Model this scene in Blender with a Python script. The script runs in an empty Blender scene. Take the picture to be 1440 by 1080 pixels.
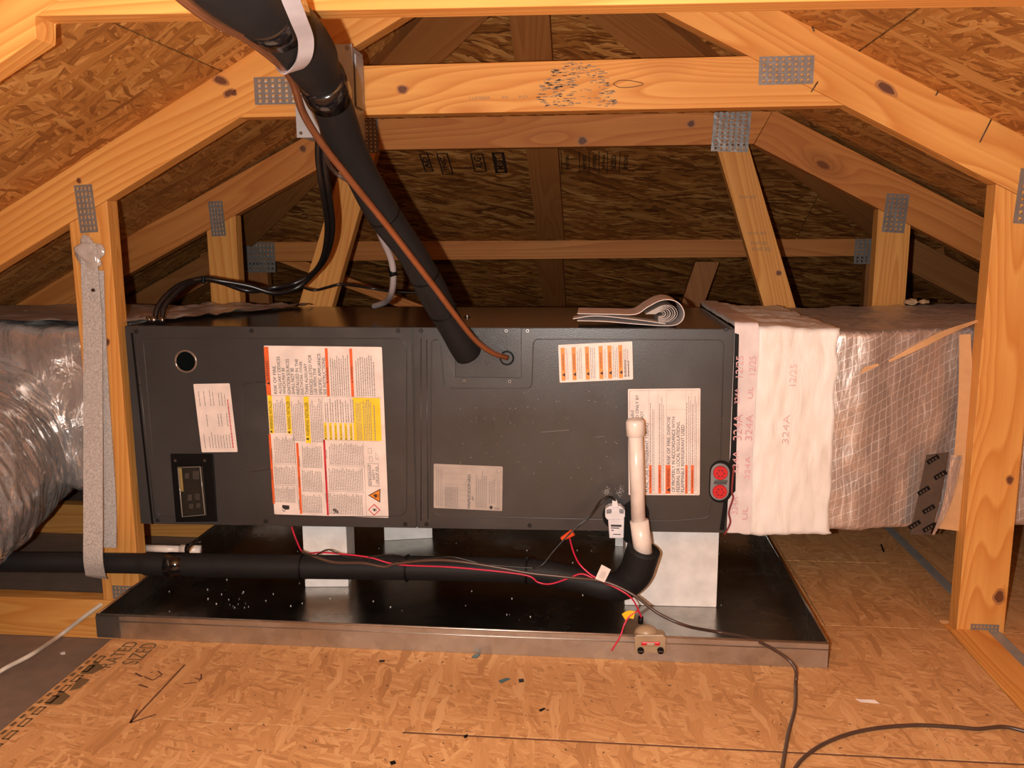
import bpy, bmesh, math, random
from mathutils import Vector, Matrix, noise
random.seed(7)
R_ = math.radians

# ------------------------------------------------------------------ camera, world, lights, exposure
SC = bpy.context.scene
COL = SC.collection
FPX, PITCH, YAW, ROLL, CAMH = 1190.0, R_(9.7), R_(5.6), R_(0.3), 0.75
_f = Vector((-math.sin(YAW)*math.cos(PITCH), math.cos(YAW)*math.cos(PITCH), -math.sin(PITCH)))
_r0 = Vector((math.cos(YAW), math.sin(YAW), 0)); _u0 = _r0.cross(_f)
_r = (_r0*math.cos(ROLL) - _u0*math.sin(ROLL)).normalized(); _u = _r.cross(_f)
cd = bpy.data.cameras.new('camera'); cam = bpy.data.objects.new('camera', cd); COL.objects.link(cam)
cd.sensor_fit = 'HORIZONTAL'; cd.sensor_width = 36; cd.lens = FPX/1440*36; cd.clip_start = .02
cam.matrix_world = Matrix(((_r.x, _u.x, -_f.x, 0), (_r.y, _u.y, -_f.y, 0), (_r.z, _u.z, -_f.z, CAMH), (0, 0, 0, 1)))
SC.camera = cam
w = bpy.data.worlds.new('world'); SC.world = w; w.use_nodes = True
w.node_tree.nodes['Background'].inputs[0].default_value = (1, .8, .6, 1)
w.node_tree.nodes['Background'].inputs[1].default_value = .005
def lamp(name, loc, power, radius, col):
    l = bpy.data.lights.new(name, 'POINT'); l.energy = power; l.shadow_soft_size = radius; l.color = col
    o = bpy.data.objects.new(name, l); o.location = loc; COL.objects.link(o); return o
lamp('phone_flash', (-.058, 0.0, .742), 74, .006, (1, .95, .89))       # the phone's own flash, left of the lens
lamp('attic_bulb', (.15, -1.1, 1.15), 9, .04, (1, .75, .5))           # the attic's bare bulb behind the photographer
SC.view_settings.view_transform = 'Standard'; SC.view_settings.look = 'None'
SC.view_settings.exposure = 0.0; SC.view_settings.gamma = 1; SC.view_settings.use_curve_mapping = False

CAMP = Vector((0, 0, CAMH))
def ray(x, y): return _f*FPX + _r*(x-720) - _u*(y-540)
def PY(x, y, Y): d = ray(x, y); return CAMP + d*(Y/d.y)          # photo point on the vertical plane y = Y
def PZ(x, y, z): d = ray(x, y); return CAMP + d*((z-CAMH)/d.z)    # photo point on the level z

# ------------------------------------------------------------------ materials
MATS = {}
def newmat(name):
    m = bpy.data.materials.new(name); m.use_nodes = True; nt = m.node_tree
    b = nt.nodes['Principled BSDF']; return m, nt, b
def N(nt, typ, **kw):
    n = nt.nodes.new(typ)
    for k, v in kw.items(): setattr(n, k, v)
    return n
def L(nt, a, b): nt.links.new(a, b)
def mth(nt, op, a, b=None, clamp=False):
    n = N(nt, 'ShaderNodeMath', operation=op, use_clamp=clamp)
    for i, v in enumerate((a, b)):
        if v is None: continue
        if isinstance(v, (int, float)): n.inputs[i].default_value = v
        else: L(nt, v, n.inputs[i])
    return n.outputs[0]
def ramp(nt, fac, stops, interp='LINEAR'):
    n = N(nt, 'ShaderNodeValToRGB'); n.color_ramp.interpolation = interp
    e = n.color_ramp.elements
    while len(e) > 1: e.remove(e[-1])
    e[0].position = stops[0][0]; e[0].color = (*stops[0][1], 1)
    for p, c in stops[1:]:
        x = e.new(p); x.color = (*c, 1)
    L(nt, fac, n.inputs[0]); return n.outputs[0]
def mixc(nt, fac, a, b, mode='MIX'):
    n = N(nt, 'ShaderNodeMix', data_type='RGBA', blend_type=mode)
    for i, v in ((0, fac), (6, a), (7, b)):
        if isinstance(v, (int, float)): n.inputs[i].default_value = v
        elif isinstance(v, tuple): n.inputs[i].default_value = (*v, 1)
        else: L(nt, v, n.inputs[i])
    return n.outputs[2]
def coords(nt, scale=(1, 1, 1), rot=(0, 0, 0), rnd=True, src='Object'):
    tc = N(nt, 'ShaderNodeTexCoord'); v = tc.outputs[src]
    if rnd:
        oi = N(nt, 'ShaderNodeObjectInfo'); a = N(nt, 'ShaderNodeVectorMath', operation='ADD')
        c = N(nt, 'ShaderNodeVectorMath', operation='SCALE'); c.inputs[0].default_value = (17.3, 9.1, 5.7)
        L(nt, oi.outputs['Random'], c.inputs['Scale']); L(nt, v, a.inputs[0]); L(nt, c.outputs[0], a.inputs[1]); v = a.outputs[0]
    mp = N(nt, 'ShaderNodeMapping'); mp.inputs['Scale'].default_value = scale; mp.inputs['Rotation'].default_value = rot
    L(nt, v, mp.inputs[0]); return mp.outputs[0]
def noisetex(nt, vec, scale, detail=3, rough=.5, dist=0):
    n = N(nt, 'ShaderNodeTexNoise'); n.inputs['Scale'].default_value = scale; n.inputs['Detail'].default_value = detail
    n.inputs['Roughness'].default_value = rough; n.inputs['Distortion'].default_value = dist; L(nt, vec, n.inputs['Vector']); return n.outputs[0]
def bump(nt, b, h, strength=.3, dist=.002):
    n = N(nt, 'ShaderNodeBump'); n.inputs['Strength'].default_value = strength; n.inputs['Distance'].default_value = dist
    L(nt, h, n.inputs['Height']); L(nt, n.outputs[0], b.inputs['Normal'])
def flat(name, col, rough=.6, metal=0, spec=.5, bumpy=0, bscale=200, coat=0):
    if name in MATS: return MATS[name]
    m, nt, b = newmat(name)
    v = coords(nt); n = noisetex(nt, v, 30, 3)
    c = mixc(nt, ramp(nt, n, [(.3, (0, 0, 0)), (.7, (1, 1, 1))]), tuple(x*.86 for x in col), tuple(min(1, x*1.06) for x in col))
    L(nt, c, b.inputs['Base Color']); b.inputs['Roughness'].default_value = rough; b.inputs['Metallic'].default_value = metal
    b.inputs['Specular IOR Level'].default_value = spec; b.inputs['Coat Weight'].default_value = coat
    if bumpy: bump(nt, b, noisetex(nt, v, bscale, 2), bumpy, .001)
    MATS[name] = m; return m

def pine(name, light, mid, dark, ring=34, knots=.04):
    m, nt, b = newmat(name)
    v = coords(nt)
    mp = N(nt, 'ShaderNodeMapping'); mp.inputs['Scale'].default_value = (0.5, 7.0, 9); L(nt, v, mp.inputs[0])
    fld = noisetex(nt, mp.outputs[0], 1.15, 1.2, .4)
    # knots bend the grain round them
    mk = N(nt, 'ShaderNodeMapping'); mk.inputs['Scale'].default_value = (2.2, 5.0, 0.0); L(nt, v, mk.inputs[0])
    vo = N(nt, 'ShaderNodeTexVoronoi'); vo.inputs['Scale'].default_value = 1; L(nt, mk.outputs[0], vo.inputs['Vector'])
    d = vo.outputs['Distance']
    near = mth(nt, 'MULTIPLY', mth(nt, 'POWER', 2.718, mth(nt, 'MULTIPLY', d, -9.0)), .22)
    f2 = mth(nt, 'ADD', fld, near)
    fr = mth(nt, 'FRACT', mth(nt, 'MULTIPLY', f2, ring))
    band = ramp(nt, fr, [(0, (0, 0, 0)), (.55, (.45, .45, .45)), (.86, (1, 1, 1)), (1, (0, 0, 0))])
    mf = N(nt, 'ShaderNodeMapping'); mf.inputs['Scale'].default_value = (4, 130, 130); L(nt, v, mf.inputs[0])
    fine = noisetex(nt, mf.outputs[0], 1, 3)
    big = noisetex(nt, v, 4, 2)
    c = mixc(nt, mth(nt, 'MULTIPLY', band, .8), light, mid)
    c = mixc(nt, mth(nt, 'MULTIPLY', fine, .35), c, dark)
    c = mixc(nt, ramp(nt, big, [(.35, (0, 0, 0)), (.75, (.45, .45, .45))]), c, mid)
    if knots:
        kn = ramp(nt, d, [(0, (1, 1, 1)), (knots, (.85, .85, .85)), (knots*1.35, (0, 0, 0))])
        c = mixc(nt, kn, c, tuple(x*.22 for x in dark))
        halo = ramp(nt, d, [(0, (.5, .5, .5)), (knots*2.6, (.35, .35, .35)), (knots*5, (0, 0, 0))])
        c = mixc(nt, halo, c, dark)
    L(nt, c, b.inputs['Base Color']); b.inputs['Roughness'].default_value = .62; b.inputs['Specular IOR Level'].default_value = .3
    bump(nt, b, mth(nt, 'ADD', fine, mth(nt, 'MULTIPLY', band, .3)), .35, .0012)
    MATS[name] = m; return m
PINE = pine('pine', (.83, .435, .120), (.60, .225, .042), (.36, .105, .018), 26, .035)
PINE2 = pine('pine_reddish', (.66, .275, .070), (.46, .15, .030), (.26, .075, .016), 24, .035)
PINE3 = pine('pine_dark', (.38, .16, .045), (.28, .10, .024), (.15, .05, .013), 22, .035)  # darker brown pine for the hip framing and most of the third truss

def osb(name, pal, length=.085, width=.020, layers=6, spread=1.0, pale=0.0):
    m, nt, b = newmat(name)
    v0 = coords(nt)
    wn = N(nt, 'ShaderNodeTexNoise'); wn.inputs['Scale'].default_value = 12; wn.inputs['Detail'].default_value = 4; L(nt, v0, wn.inputs['Vector'])
    sub = N(nt, 'ShaderNodeVectorMath', operation='SUBTRACT'); L(nt, wn.outputs['Color'], sub.inputs[0]); sub.inputs[1].default_value = (.5, .5, .5)
    sc = N(nt, 'ShaderNodeVectorMath', operation='SCALE'); L(nt, sub.outputs[0], sc.inputs[0]); sc.inputs['Scale'].default_value = .035
    ad = N(nt, 'ShaderNodeVectorMath', operation='ADD'); L(nt, v0, ad.inputs[0]); L(nt, sc.outputs[0], ad.inputs[1]); v = ad.outputs[0]
    col = None; hgt = None
    for k in range(layers):
        ang = [5, -24, 33, -55, 68, 12, 88][k]*spread
        mr = N(nt, 'ShaderNodeMapping'); mr.inputs['Rotation'].default_value = (0, 0, R_(ang)); L(nt, v, mr.inputs[0])
        ms = N(nt, 'ShaderNodeMapping'); s = 1+.35*((k*7) % 3-1)
        ms.inputs['Scale'].default_value = (s/length, s/width, 0); ms.inputs['Location'].default_value = (k*3.7, k*1.9, k*11.1); L(nt, mr.outputs[0], ms.inputs[0])
        vo = N(nt, 'ShaderNodeTexVoronoi'); vo.inputs['Scale'].default_value = 1; L(nt, ms.outputs[0], vo.inputs['Vector'])
        sp = N(nt, 'ShaderNodeSeparateColor'); L(nt, vo.outputs['Color'], sp.inputs[0])
        mg = N(nt, 'ShaderNodeMapping'); mg.inputs['Scale'].default_value = (16, 300, 1); L(nt, mr.outputs[0], mg.inputs[0])
        gr = noisetex(nt, mg.outputs[0], 1, 2)
        val = mth(nt, 'ADD', sp.outputs[0], mth(nt, 'MULTIPLY', mth(nt, 'SUBTRACT', gr, .5), 1.1))
        c = ramp(nt, val, pal)
        if col is None: col = c; hgt = sp.outputs[2]
        else:
            msk = mth(nt, 'MULTIPLY', mth(nt, 'GREATER_THAN', sp.outputs[1], .60), mth(nt, 'LESS_THAN', vo.outputs['Distance'], .62))
            col = mixc(nt, msk, col, c)
            hm = N(nt, 'ShaderNodeMix', data_type='FLOAT'); L(nt, msk, hm.inputs[0]); L(nt, hgt, hm.inputs[2]); L(nt, sp.outputs[2], hm.inputs[3]); hgt = hm.outputs[0]
    blot = noisetex(nt, v0, 3.1, 3)
    col = mixc(nt, ramp(nt, blot, [(.42, (0, 0, 0)), (.72, (.4, .4, .4))]), col, pal[0][1])
    if pale: col = mixc(nt, ramp(nt, noisetex(nt, v0, 7, 2), [(.3, (pale*.5,)*3), (.7, (pale,)*3)]), col, (.64, .36, .155))
    L(nt, col, b.inputs['Base Color']); b.inputs['Roughness'].default_value = .7; b.inputs['Specular IOR Level'].default_value = .25
    bump(nt, b, hgt, .45, .0015)
    MATS[name] = m; return m
OSB_ROOF = osb('osb_roof', [(.0, (.26, .092, .016)), (.3, (.42, .17, .033)), (.65, (.55, .245, .055)), (1, (.70, .37, .11))], length=.095, width=.013, layers=7, pale=.10)
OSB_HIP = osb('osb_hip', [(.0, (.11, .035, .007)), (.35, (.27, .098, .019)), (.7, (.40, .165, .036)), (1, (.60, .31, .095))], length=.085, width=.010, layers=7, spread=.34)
OSB_FLOOR = osb('osb_floor', [(.0, (.34, .150, .050)), (.28, (.50, .245, .092)), (.7, (.60, .32, .13)), (1, (.72, .43, .20))], length=.060, width=.0085, layers=7, pale=.42)

def galv(nm='galvanized_steel', k=1.0, r0=.08):
    m, nt, b = newmat(nm); v = coords(nt)
    vo = N(nt, 'ShaderNodeTexVoronoi'); vo.inputs['Scale'].default_value = 55; L(nt, v, vo.inputs['Vector'])
    sp = N(nt, 'ShaderNodeSeparateColor'); L(nt, vo.outputs['Color'], sp.inputs[0])
    n = noisetex(nt, v, 6, 5, .65)
    L(nt, ramp(nt, mth(nt, 'ADD', mth(nt, 'MULTIPLY', sp.outputs[0], .16), mth(nt, 'MULTIPLY', n, .9)), [(.2, (.33*k, .32*k, .30*k)), (.8, (.56*k, .55*k, .52*k))]), b.inputs['Base Color'])
    b.inputs['Metallic'].default_value = 1
    L(nt, mth(nt, 'ADD', mth(nt, 'MULTIPLY', n, .34), r0), b.inputs['Roughness'])
    bump(nt, b, noisetex(nt, v, 14, 3), .12, .002); MATS['galv'] = m; return m
GALV = galv(); GALVW = galv('galvanized_wall', 1.2, .24)
def paint():
    m, nt, b = newmat('charcoal_paint'); v = coords(nt)
    n = noisetex(nt, v, 5, 5, .6)
    L(nt, ramp(nt, n, [(.3, (.034, .034, .035)), (.6, (.045, .045, .046)), (.8, (.066, .064, .062))]), b.inputs['Base Color'])
    L(nt, ramp(nt, n, [(.3, (.26,)*3), (.7, (.36,)*3)]), b.inputs['Roughness'])
    b.inputs['Specular IOR Level'].default_value = .6
    bump(nt, b, noisetex(nt, v, 520, 2), .35, .0006); MATS['paint'] = m; return m
PAINT = paint()
PAINT_TOP = flat('charcoal_paint_glossy', (.04, .032, .028), .16, 0, .9)
def foil(name, scrim=False, base=(.74, .70, .66), rough=.24, metal=.8):
    m, nt, b = newmat(name); v = coords(nt, rnd=False)
    n1 = noisetex(nt, v, 9, 4, .6, .6)
    mp = N(nt, 'ShaderNodeMapping'); mp.inputs['Scale'].default_value = (26, 26, 7); L(nt, v, mp.inputs[0])
    n2 = noisetex(nt, mp.outputs[0], 1, 3, .55, 1.5)
    h = mth(nt, 'ADD', n1, mth(nt, 'MULTIPLY', n2, .5))
    b.inputs['Metallic'].default_value = metal
    col = ramp(nt, n2, [(.3, tuple(x*.72 for x in base)), (.7, base)])
    if scrim:
        sx = N(nt, 'ShaderNodeSeparateXYZ'); L(nt, v, sx.inputs[0]); X, Yy, Z = sx.outputs
        wob = mth(nt, 'MULTIPLY', n1, .012)
        def lines(e, pitch, wdt):
            t = mth(nt, 'ABSOLUTE', mth(nt, 'SUBTRACT', mth(nt, 'FRACT', mth(nt, 'DIVIDE', mth(nt, 'ADD', e, wob), pitch)), .5))
            return mth(nt, 'LESS_THAN', t, wdt)
        s = mth(nt, 'ADD', X, mth(nt, 'MULTIPLY', Yy, 1.0))
        l1 = lines(s, .0145, .06)
        l2 = lines(mth(nt, 'SUBTRACT', Z, mth(nt, 'MULTIPLY', s, .42)), .019, .05)
        ll = mth(nt, 'MAXIMUM', l1, l2)
        col = mixc(nt, mth(nt, 'MULTIPLY', ll, .45), col, (1, .95, .9))
        h = mth(nt, 'ADD', h, mth(nt, 'MULTIPLY', ll, .5))
        L(nt, mth(nt, 'ADD', mth(nt, 'MULTIPLY', ll, .2), rough+.08), b.inputs['Roughness'])
    else: b.inputs['Roughness'].default_value = rough
    L(nt, col, b.inputs['Base Color'])
    bump(nt, b, h, .75, .012 if not scrim else .006); MATS[name] = m; return m
FOIL = foil('foil_jacket', base=(.86, .84, .83), rough=.24, metal=.76); FOILS = foil('foil_scrim', True, base=(.80, .76, .74), rough=.30, metal=.78)
def mastic():
    m, nt, b = newmat('white_mastic'); v = coords(nt, rnd=False)
    mp = N(nt, 'ShaderNodeMapping'); mp.inputs['Scale'].default_value = (40, 40, 9); L(nt, v, mp.inputs[0])
    n = noisetex(nt, mp.outputs[0], 1, 4, .6, .8)
    L(nt, ramp(nt, n, [(.25, (.74, .69, .62)), (.5, (.84, .81, .77)), (.8, (.88, .86, .84))]), b.inputs['Base Color']); b.inputs['Roughness'].default_value = .5
    bump(nt, b, n, .5, .005); MATS['mastic'] = m; return m
MASTIC = mastic()
def strapmat():
    m, nt, b = newmat('woven_strap'); v = coords(nt, rnd=False)
    mp = N(nt, 'ShaderNodeMapping'); mp.inputs['Scale'].default_value = (300, 300, 300); L(nt, v, mp.inputs[0])
    n = noisetex(nt, mp.outputs[0], 1, 2)
    L(nt, ramp(nt, n, [(.3, (.36, .33, .31)), (.7, (.60, .56, .53))]), b.inputs['Base Color']); b.inputs['Roughness'].default_value = .4
    bump(nt, b, n, .8, .001); return m
STRAP = strapmat()
FOAM = flat('black_foam', (.010, .010, .011), .6, 0, .32, .4, 300)
FOAM_DUSTY = flat('black_foam_dusty', (.034, .028, .024), .75, 0, .4, .6, 260)
TAPE = flat('black_tape', (.006, .006, .007), .14, 0, .8, .5, 60)
CABLE = flat('black_cable', (.012, .010, .010), .3)
BROWNC = flat('brown_cable', (.075, .042, .03), .32)
COPPER = flat('copper', (.52, .23, .11), .38, .85)
XPS = flat('foam_block', (.88, .84, .81), .8, 0, .3, .5, 160)
PVC = flat('pvc', (.84, .76, .70), .3, 0, .5)
PLAST = flat('white_plastic', (.78, .77, .82), .3)
TAN = flat('tan_plastic', (.36, .26, .16), .38)
GREY = flat('grey_enamel', (.36, .36, .37), .42)
GREYL = flat('grey_plastic', (.22, .22, .23), .45)
BLACK = flat('black_plastic', (.0025, .0025, .003), .5, 0, .2)
SCREWM = flat('screw_metal', (.30, .29, .28), .3, 1)
DARKM = flat('screw_dark', (.02, .02, .02), .4, .3)
RED = flat('red_plastic', (.62, .02, .03), .3)
REDW = flat('red_wire', (.60, .015, .06), .35)
ORANGEN = flat('orange_nut', (.80, .09, .02), .35)
YEL = flat('yellow_tape', (.85, .55, .02), .45)
PAPER = flat('label_paper', (.86, .76, .71), .45)
PAPERG = flat('label_grey', (.46, .40, .36), .4)
PAPERB = flat('booklet_paper', (.80, .72, .70), .6)
INK = flat('ink', (.03, .025, .025), .6)
INKG = flat('fine_ink', (.32, .27, .25), .6)
INKR = flat('red_ink', (.62, .10, .12), .6)
ORG = flat('label_orange', (.80, .14, .03), .45)
ORG2 = flat('label_amber', (.90, .28, .02), .45)
LRED = flat('label_red', (.62, .03, .05), .45)
LYEL = flat('label_yellow', (.92, .68, .03), .45)
DRYW = flat('drywall_grey', (.26, .185, .14), .75, 0, .3, .3, 90)
TAPEW = flat('mastic_tape', (.76, .68, .68), .4, 0, .5, .4, 90)
STAMP = flat('stamp_ink', (.17, .11, .055), .8, 0, .2)
STAMPD = flat('stamp_ink_dark', (.025, .015, .01), .8, 0, .2)
STAMPL = flat('pencil_line', (.16, .07, .04), .8, 0, .2)
PLATE = flat('nail_plate', (.33, .315, .30), .34, .55, .6, .8, 70)
GLASS, _nt, _b = newmat('clear_plastic'); _b.inputs['Transmission Weight'].default_value = 1; _b.inputs['Roughness'].default_value = .05; _b.inputs['Base Color'].default_value = (.9, .9, .85, 1); _b.inputs['IOR'].default_value = 1.4
LENS = flat('lens', (.004, .006, .006), .04, 0, 1, coat=1)
WRAP = flat('grey_film', (.58, .52, .49), .3, .15, .8, 1, 26)
KRAFT = flat('kraft', (.62, .36, .17), .5)
FIBRE = flat('fibre', (.55, .36, .20), .9)

# ------------------------------------------------------------------ object helpers
def link(name, me, mat, parent=None, M=None):
    o = bpy.data.objects.new(name, me); COL.objects.link(o)
    if mat is not None and not len(me.materials): me.materials.append(mat)
    if M is not None: o.matrix_world = M
    if parent is not None:
        o.parent = parent; o.matrix_parent_inverse = parent_world(parent).inverted()
    return o
def parent_world(p):
    return p.matrix_basis if p.parent is None else parent_world(p.parent) @ p.matrix_parent_inverse @ p.matrix_basis
def thing(name, label, cat, loc=(0, 0, 0), group=None):
    o = bpy.data.objects.new(name, None); COL.objects.link(o); o.location = loc; o.empty_display_size = .05
    o['label'] = label; o['category'] = cat
    if group: o['group'] = group
    return o
def tag(o, label, cat, group=None):
    o['label'] = label; o['category'] = cat
    if group: o['group'] = group
    return o
def mesh_bm(bm, smooth=False):
    me = bpy.data.meshes.new('mesh'); bm.normal_update(); bm.to_mesh(me); bm.free()
    if smooth:
        for p in me.polygons: p.use_smooth = True
    return me
def prism_bm(poly, t, bev=0.0):
    bm = bmesh.new()
    a = sum(poly[i][0]*poly[(i+1) % len(poly)][1]-poly[(i+1) % len(poly)][0]*poly[i][1] for i in range(len(poly)))
    if a < 0: poly = poly[::-1]
    top = [bm.verts.new((p[0], p[1], 0)) for p in poly]; bot = [bm.verts.new((p[0], p[1], -t)) for p in poly]
    bm.faces.new(top); bm.faces.new(bot[::-1])
    for i in range(len(poly)):
        j = (i+1) % len(poly); bm.faces.new((top[i], bot[i], bot[j], top[j]))
    if bev: bmesh.ops.bevel(bm, geom=bm.edges[:], offset=bev, segments=2, affect='EDGES', profile=.5)
    return bm
def frame(origin, xdir, normal):
    x = Vector(xdir).normalized(); n = Vector(normal).normalized(); y = n.cross(x).normalized(); x = y.cross(n)
    o = Vector(origin)
    return Matrix(((x.x, y.x, n.x, o.x), (x.y, y.y, n.y, o.y), (x.z, y.z, n.z, o.z), (0, 0, 0, 1)))
def slab(name, pts, t, xdir, normal, mat, parent=None, bev=0.0):
    """polygon of world points on one plane, outer face on the points, thickness t away from the normal"""
    c = sum((Vector(p) for p in pts), Vector())/len(pts); M = frame(c, xdir, normal); Mi = M.inverted()
    poly = [(Mi @ Vector(p)).xy[:] for p in pts]
    return link(name, mesh_bm(prism_bm([tuple(p) for p in poly], t, bev)), mat, parent, M)
def lumber(name, xz, Yf, along, parent, mat=None, t=.038):
    """truss member: polygon in the truss plane (x,z), front face at y = Yf"""
    return slab(name, [(x, Yf, z) for x, z in xz], t, (along[0], 0, along[1]), (0, -1, 0), mat or PINE, parent, .0015)
def box(name, c, s, mat, parent=None, bev=0.0, M=None, seg=2):
    bm = bmesh.new(); bmesh.ops.create_cube(bm, size=1); bmesh.ops.scale(bm, vec=s, verts=bm.verts)
    if bev: bmesh.ops.bevel(bm, geom=bm.edges[:], offset=bev, segments=seg, affect='EDGES', profile=.5)
    MM = Matrix.Translation(c) if M is None else M @ Matrix.Translation(c)
    return link(name, mesh_bm(bm), mat, parent, MM)
def catmull(pts, n=8):
    P = [Vector(p) for p in pts]; P = [P[0]*2-P[1]] + P + [P[-1]*2-P[-2]]; out = []
    for i in range(1, len(P)-2):
        for k in range(n):
            t = k/n; a, b, c, d = P[i-1:i+3]
            out.append(.5*((2*b)+(c-a)*t+(2*a-5*b+4*c-d)*t*t+(3*b-a-3*c+d)*t**3))
    out.append(P[-2]); return out
def sweep_bm(path, rad, seg=14, cap=True, prof=None, noisef=None):
    bm = bmesh.new(); n = len(path); rings = []
    T = [(path[min(i+1, n-1)]-path[max(i-1, 0)]).normalized() for i in range(n)]
    up = Vector((0, 0, 1)) if abs(T[0].z) < .9 else Vector((0, 1, 0))
    nx = T[0].cross(up).normalized()
    for i in range(n):
        nx = (nx-T[i]*nx.dot(T[i])).normalized(); ny = T[i].cross(nx)
        r = rad(i/(n-1)) if callable(rad) else rad
        ring = []
        for k in range(seg):
            a = 2*math.pi*k/seg; rr = r*(noisef(i/(n-1), a) if noisef else 1)
            ring.append(bm.verts.new(path[i]+nx*(rr*math.cos(a))+ny*(rr*math.sin(a))))
        rings.append(ring)
    for i in range(n-1):
        for k in range(seg):
            bm.faces.new((rings[i][k], rings[i][(k+1) % seg], rings[i+1][(k+1) % seg], rings[i+1][k]))
    if cap: bm.faces.new(rings[0][::-1]); bm.faces.new(rings[-1])
    bmesh.ops.recalc_face_normals(bm, faces=bm.faces[:])
    return bm
def tube(name, pts, r, mat, parent=None, seg=12, sub=8, smooth=True, noisef=None):
    path = catmull(pts, sub) if sub > 1 else [Vector(p) for p in pts]
    me = mesh_bm(sweep_bm(path, r, seg, True, None, noisef), smooth); return link(name, me, mat, parent)
def ribbon(name, pts, wdir, width, t, mat, parent=None, sub=8):
    """flat strap following pts; wdir = direction of its width"""
    P = catmull(pts, sub); W = Vector(wdir).normalized(); bm = bmesh.new(); rows = []
    for i, p in enumerate(P):
        T = (P[min(i+1, len(P)-1)]-P[max(i-1, 0)]).normalized(); w_ = (W-T*W.dot(T)).normalized(); nn = T.cross(w_)
        wd = width(i/(len(P)-1)) if callable(width) else width
        rows.append([bm.verts.new(p+w_*(a*wd/2)+nn*(b*t/2)) for a, b in ((-1, -1), (1, -1), (1, 1), (-1, 1))])
    for i in range(len(P)-1):
        for k in range(4): bm.faces.new((rows[i][k], rows[i][(k+1) % 4], rows[i+1][(k+1) % 4], rows[i+1][k]))
    bm.faces.new(rows[0][::-1]); bm.faces.new(rows[-1]); bmesh.ops.recalc_face_normals(bm, faces=bm.faces[:])
    return link(name, mesh_bm(bm, False), mat, parent)
def disc(name, c, r, depth, axis, mat, parent=None, seg=24, bev=0.0, r2=None):
    bm = bmesh.new(); bmesh.ops.create_cone(bm, cap_ends=True, segments=seg, radius1=r, radius2=r if r2 is None else r2, depth=depth)
    if bev: bmesh.ops.bevel(bm, geom=[e for e in bm.edges if abs(e.verts[0].co.z-e.verts[1].co.z) < 1e-6], offset=bev, segments=2, affect='EDGES')
    q = Vector((0, 0, 1)).rotation_difference(Vector(axis)); M = Matrix.Translation(c) @ q.to_matrix().to_4x4()
    o = link(name, mesh_bm(bm), mat, parent, M)
    for p in o.data.polygons: p.use_smooth = len(p.vertices) == 4
    return o
def annulus(name, c, r, thick, axis, mat, parent=None, seg=28):
    q = Vector((0, 0, 1)).rotation_difference(Vector(axis)); pts = []
    path = [Vector(c)+q @ Vector((r*math.cos(a), r*math.sin(a), 0)) for a in [2*math.pi*i/seg for i in range(seg+1)]]
    return link(name, mesh_bm(sweep_bm(path, thick, 8, False), True), mat, parent)
def text_me(s, align='LEFT', sp=1.0, bold=0.0):
    cu = bpy.data.curves.new('text', 'FONT'); cu.body = s; cu.offset = bold; cu.size = 1; cu.align_x = 'LEFT'; cu.space_line = sp
    o = bpy.data.objects.new('text', cu); COL.objects.link(o); me = bpy.data.meshes.new_from_object(o)
    bpy.data.objects.remove(o); bpy.data.curves.remove(cu)
    xs = [v.co.x for v in me.vertices]; ys = [v.co.y for v in me.vertices]
    return me, min(xs), max(xs), min(ys), max(ys)

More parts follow.
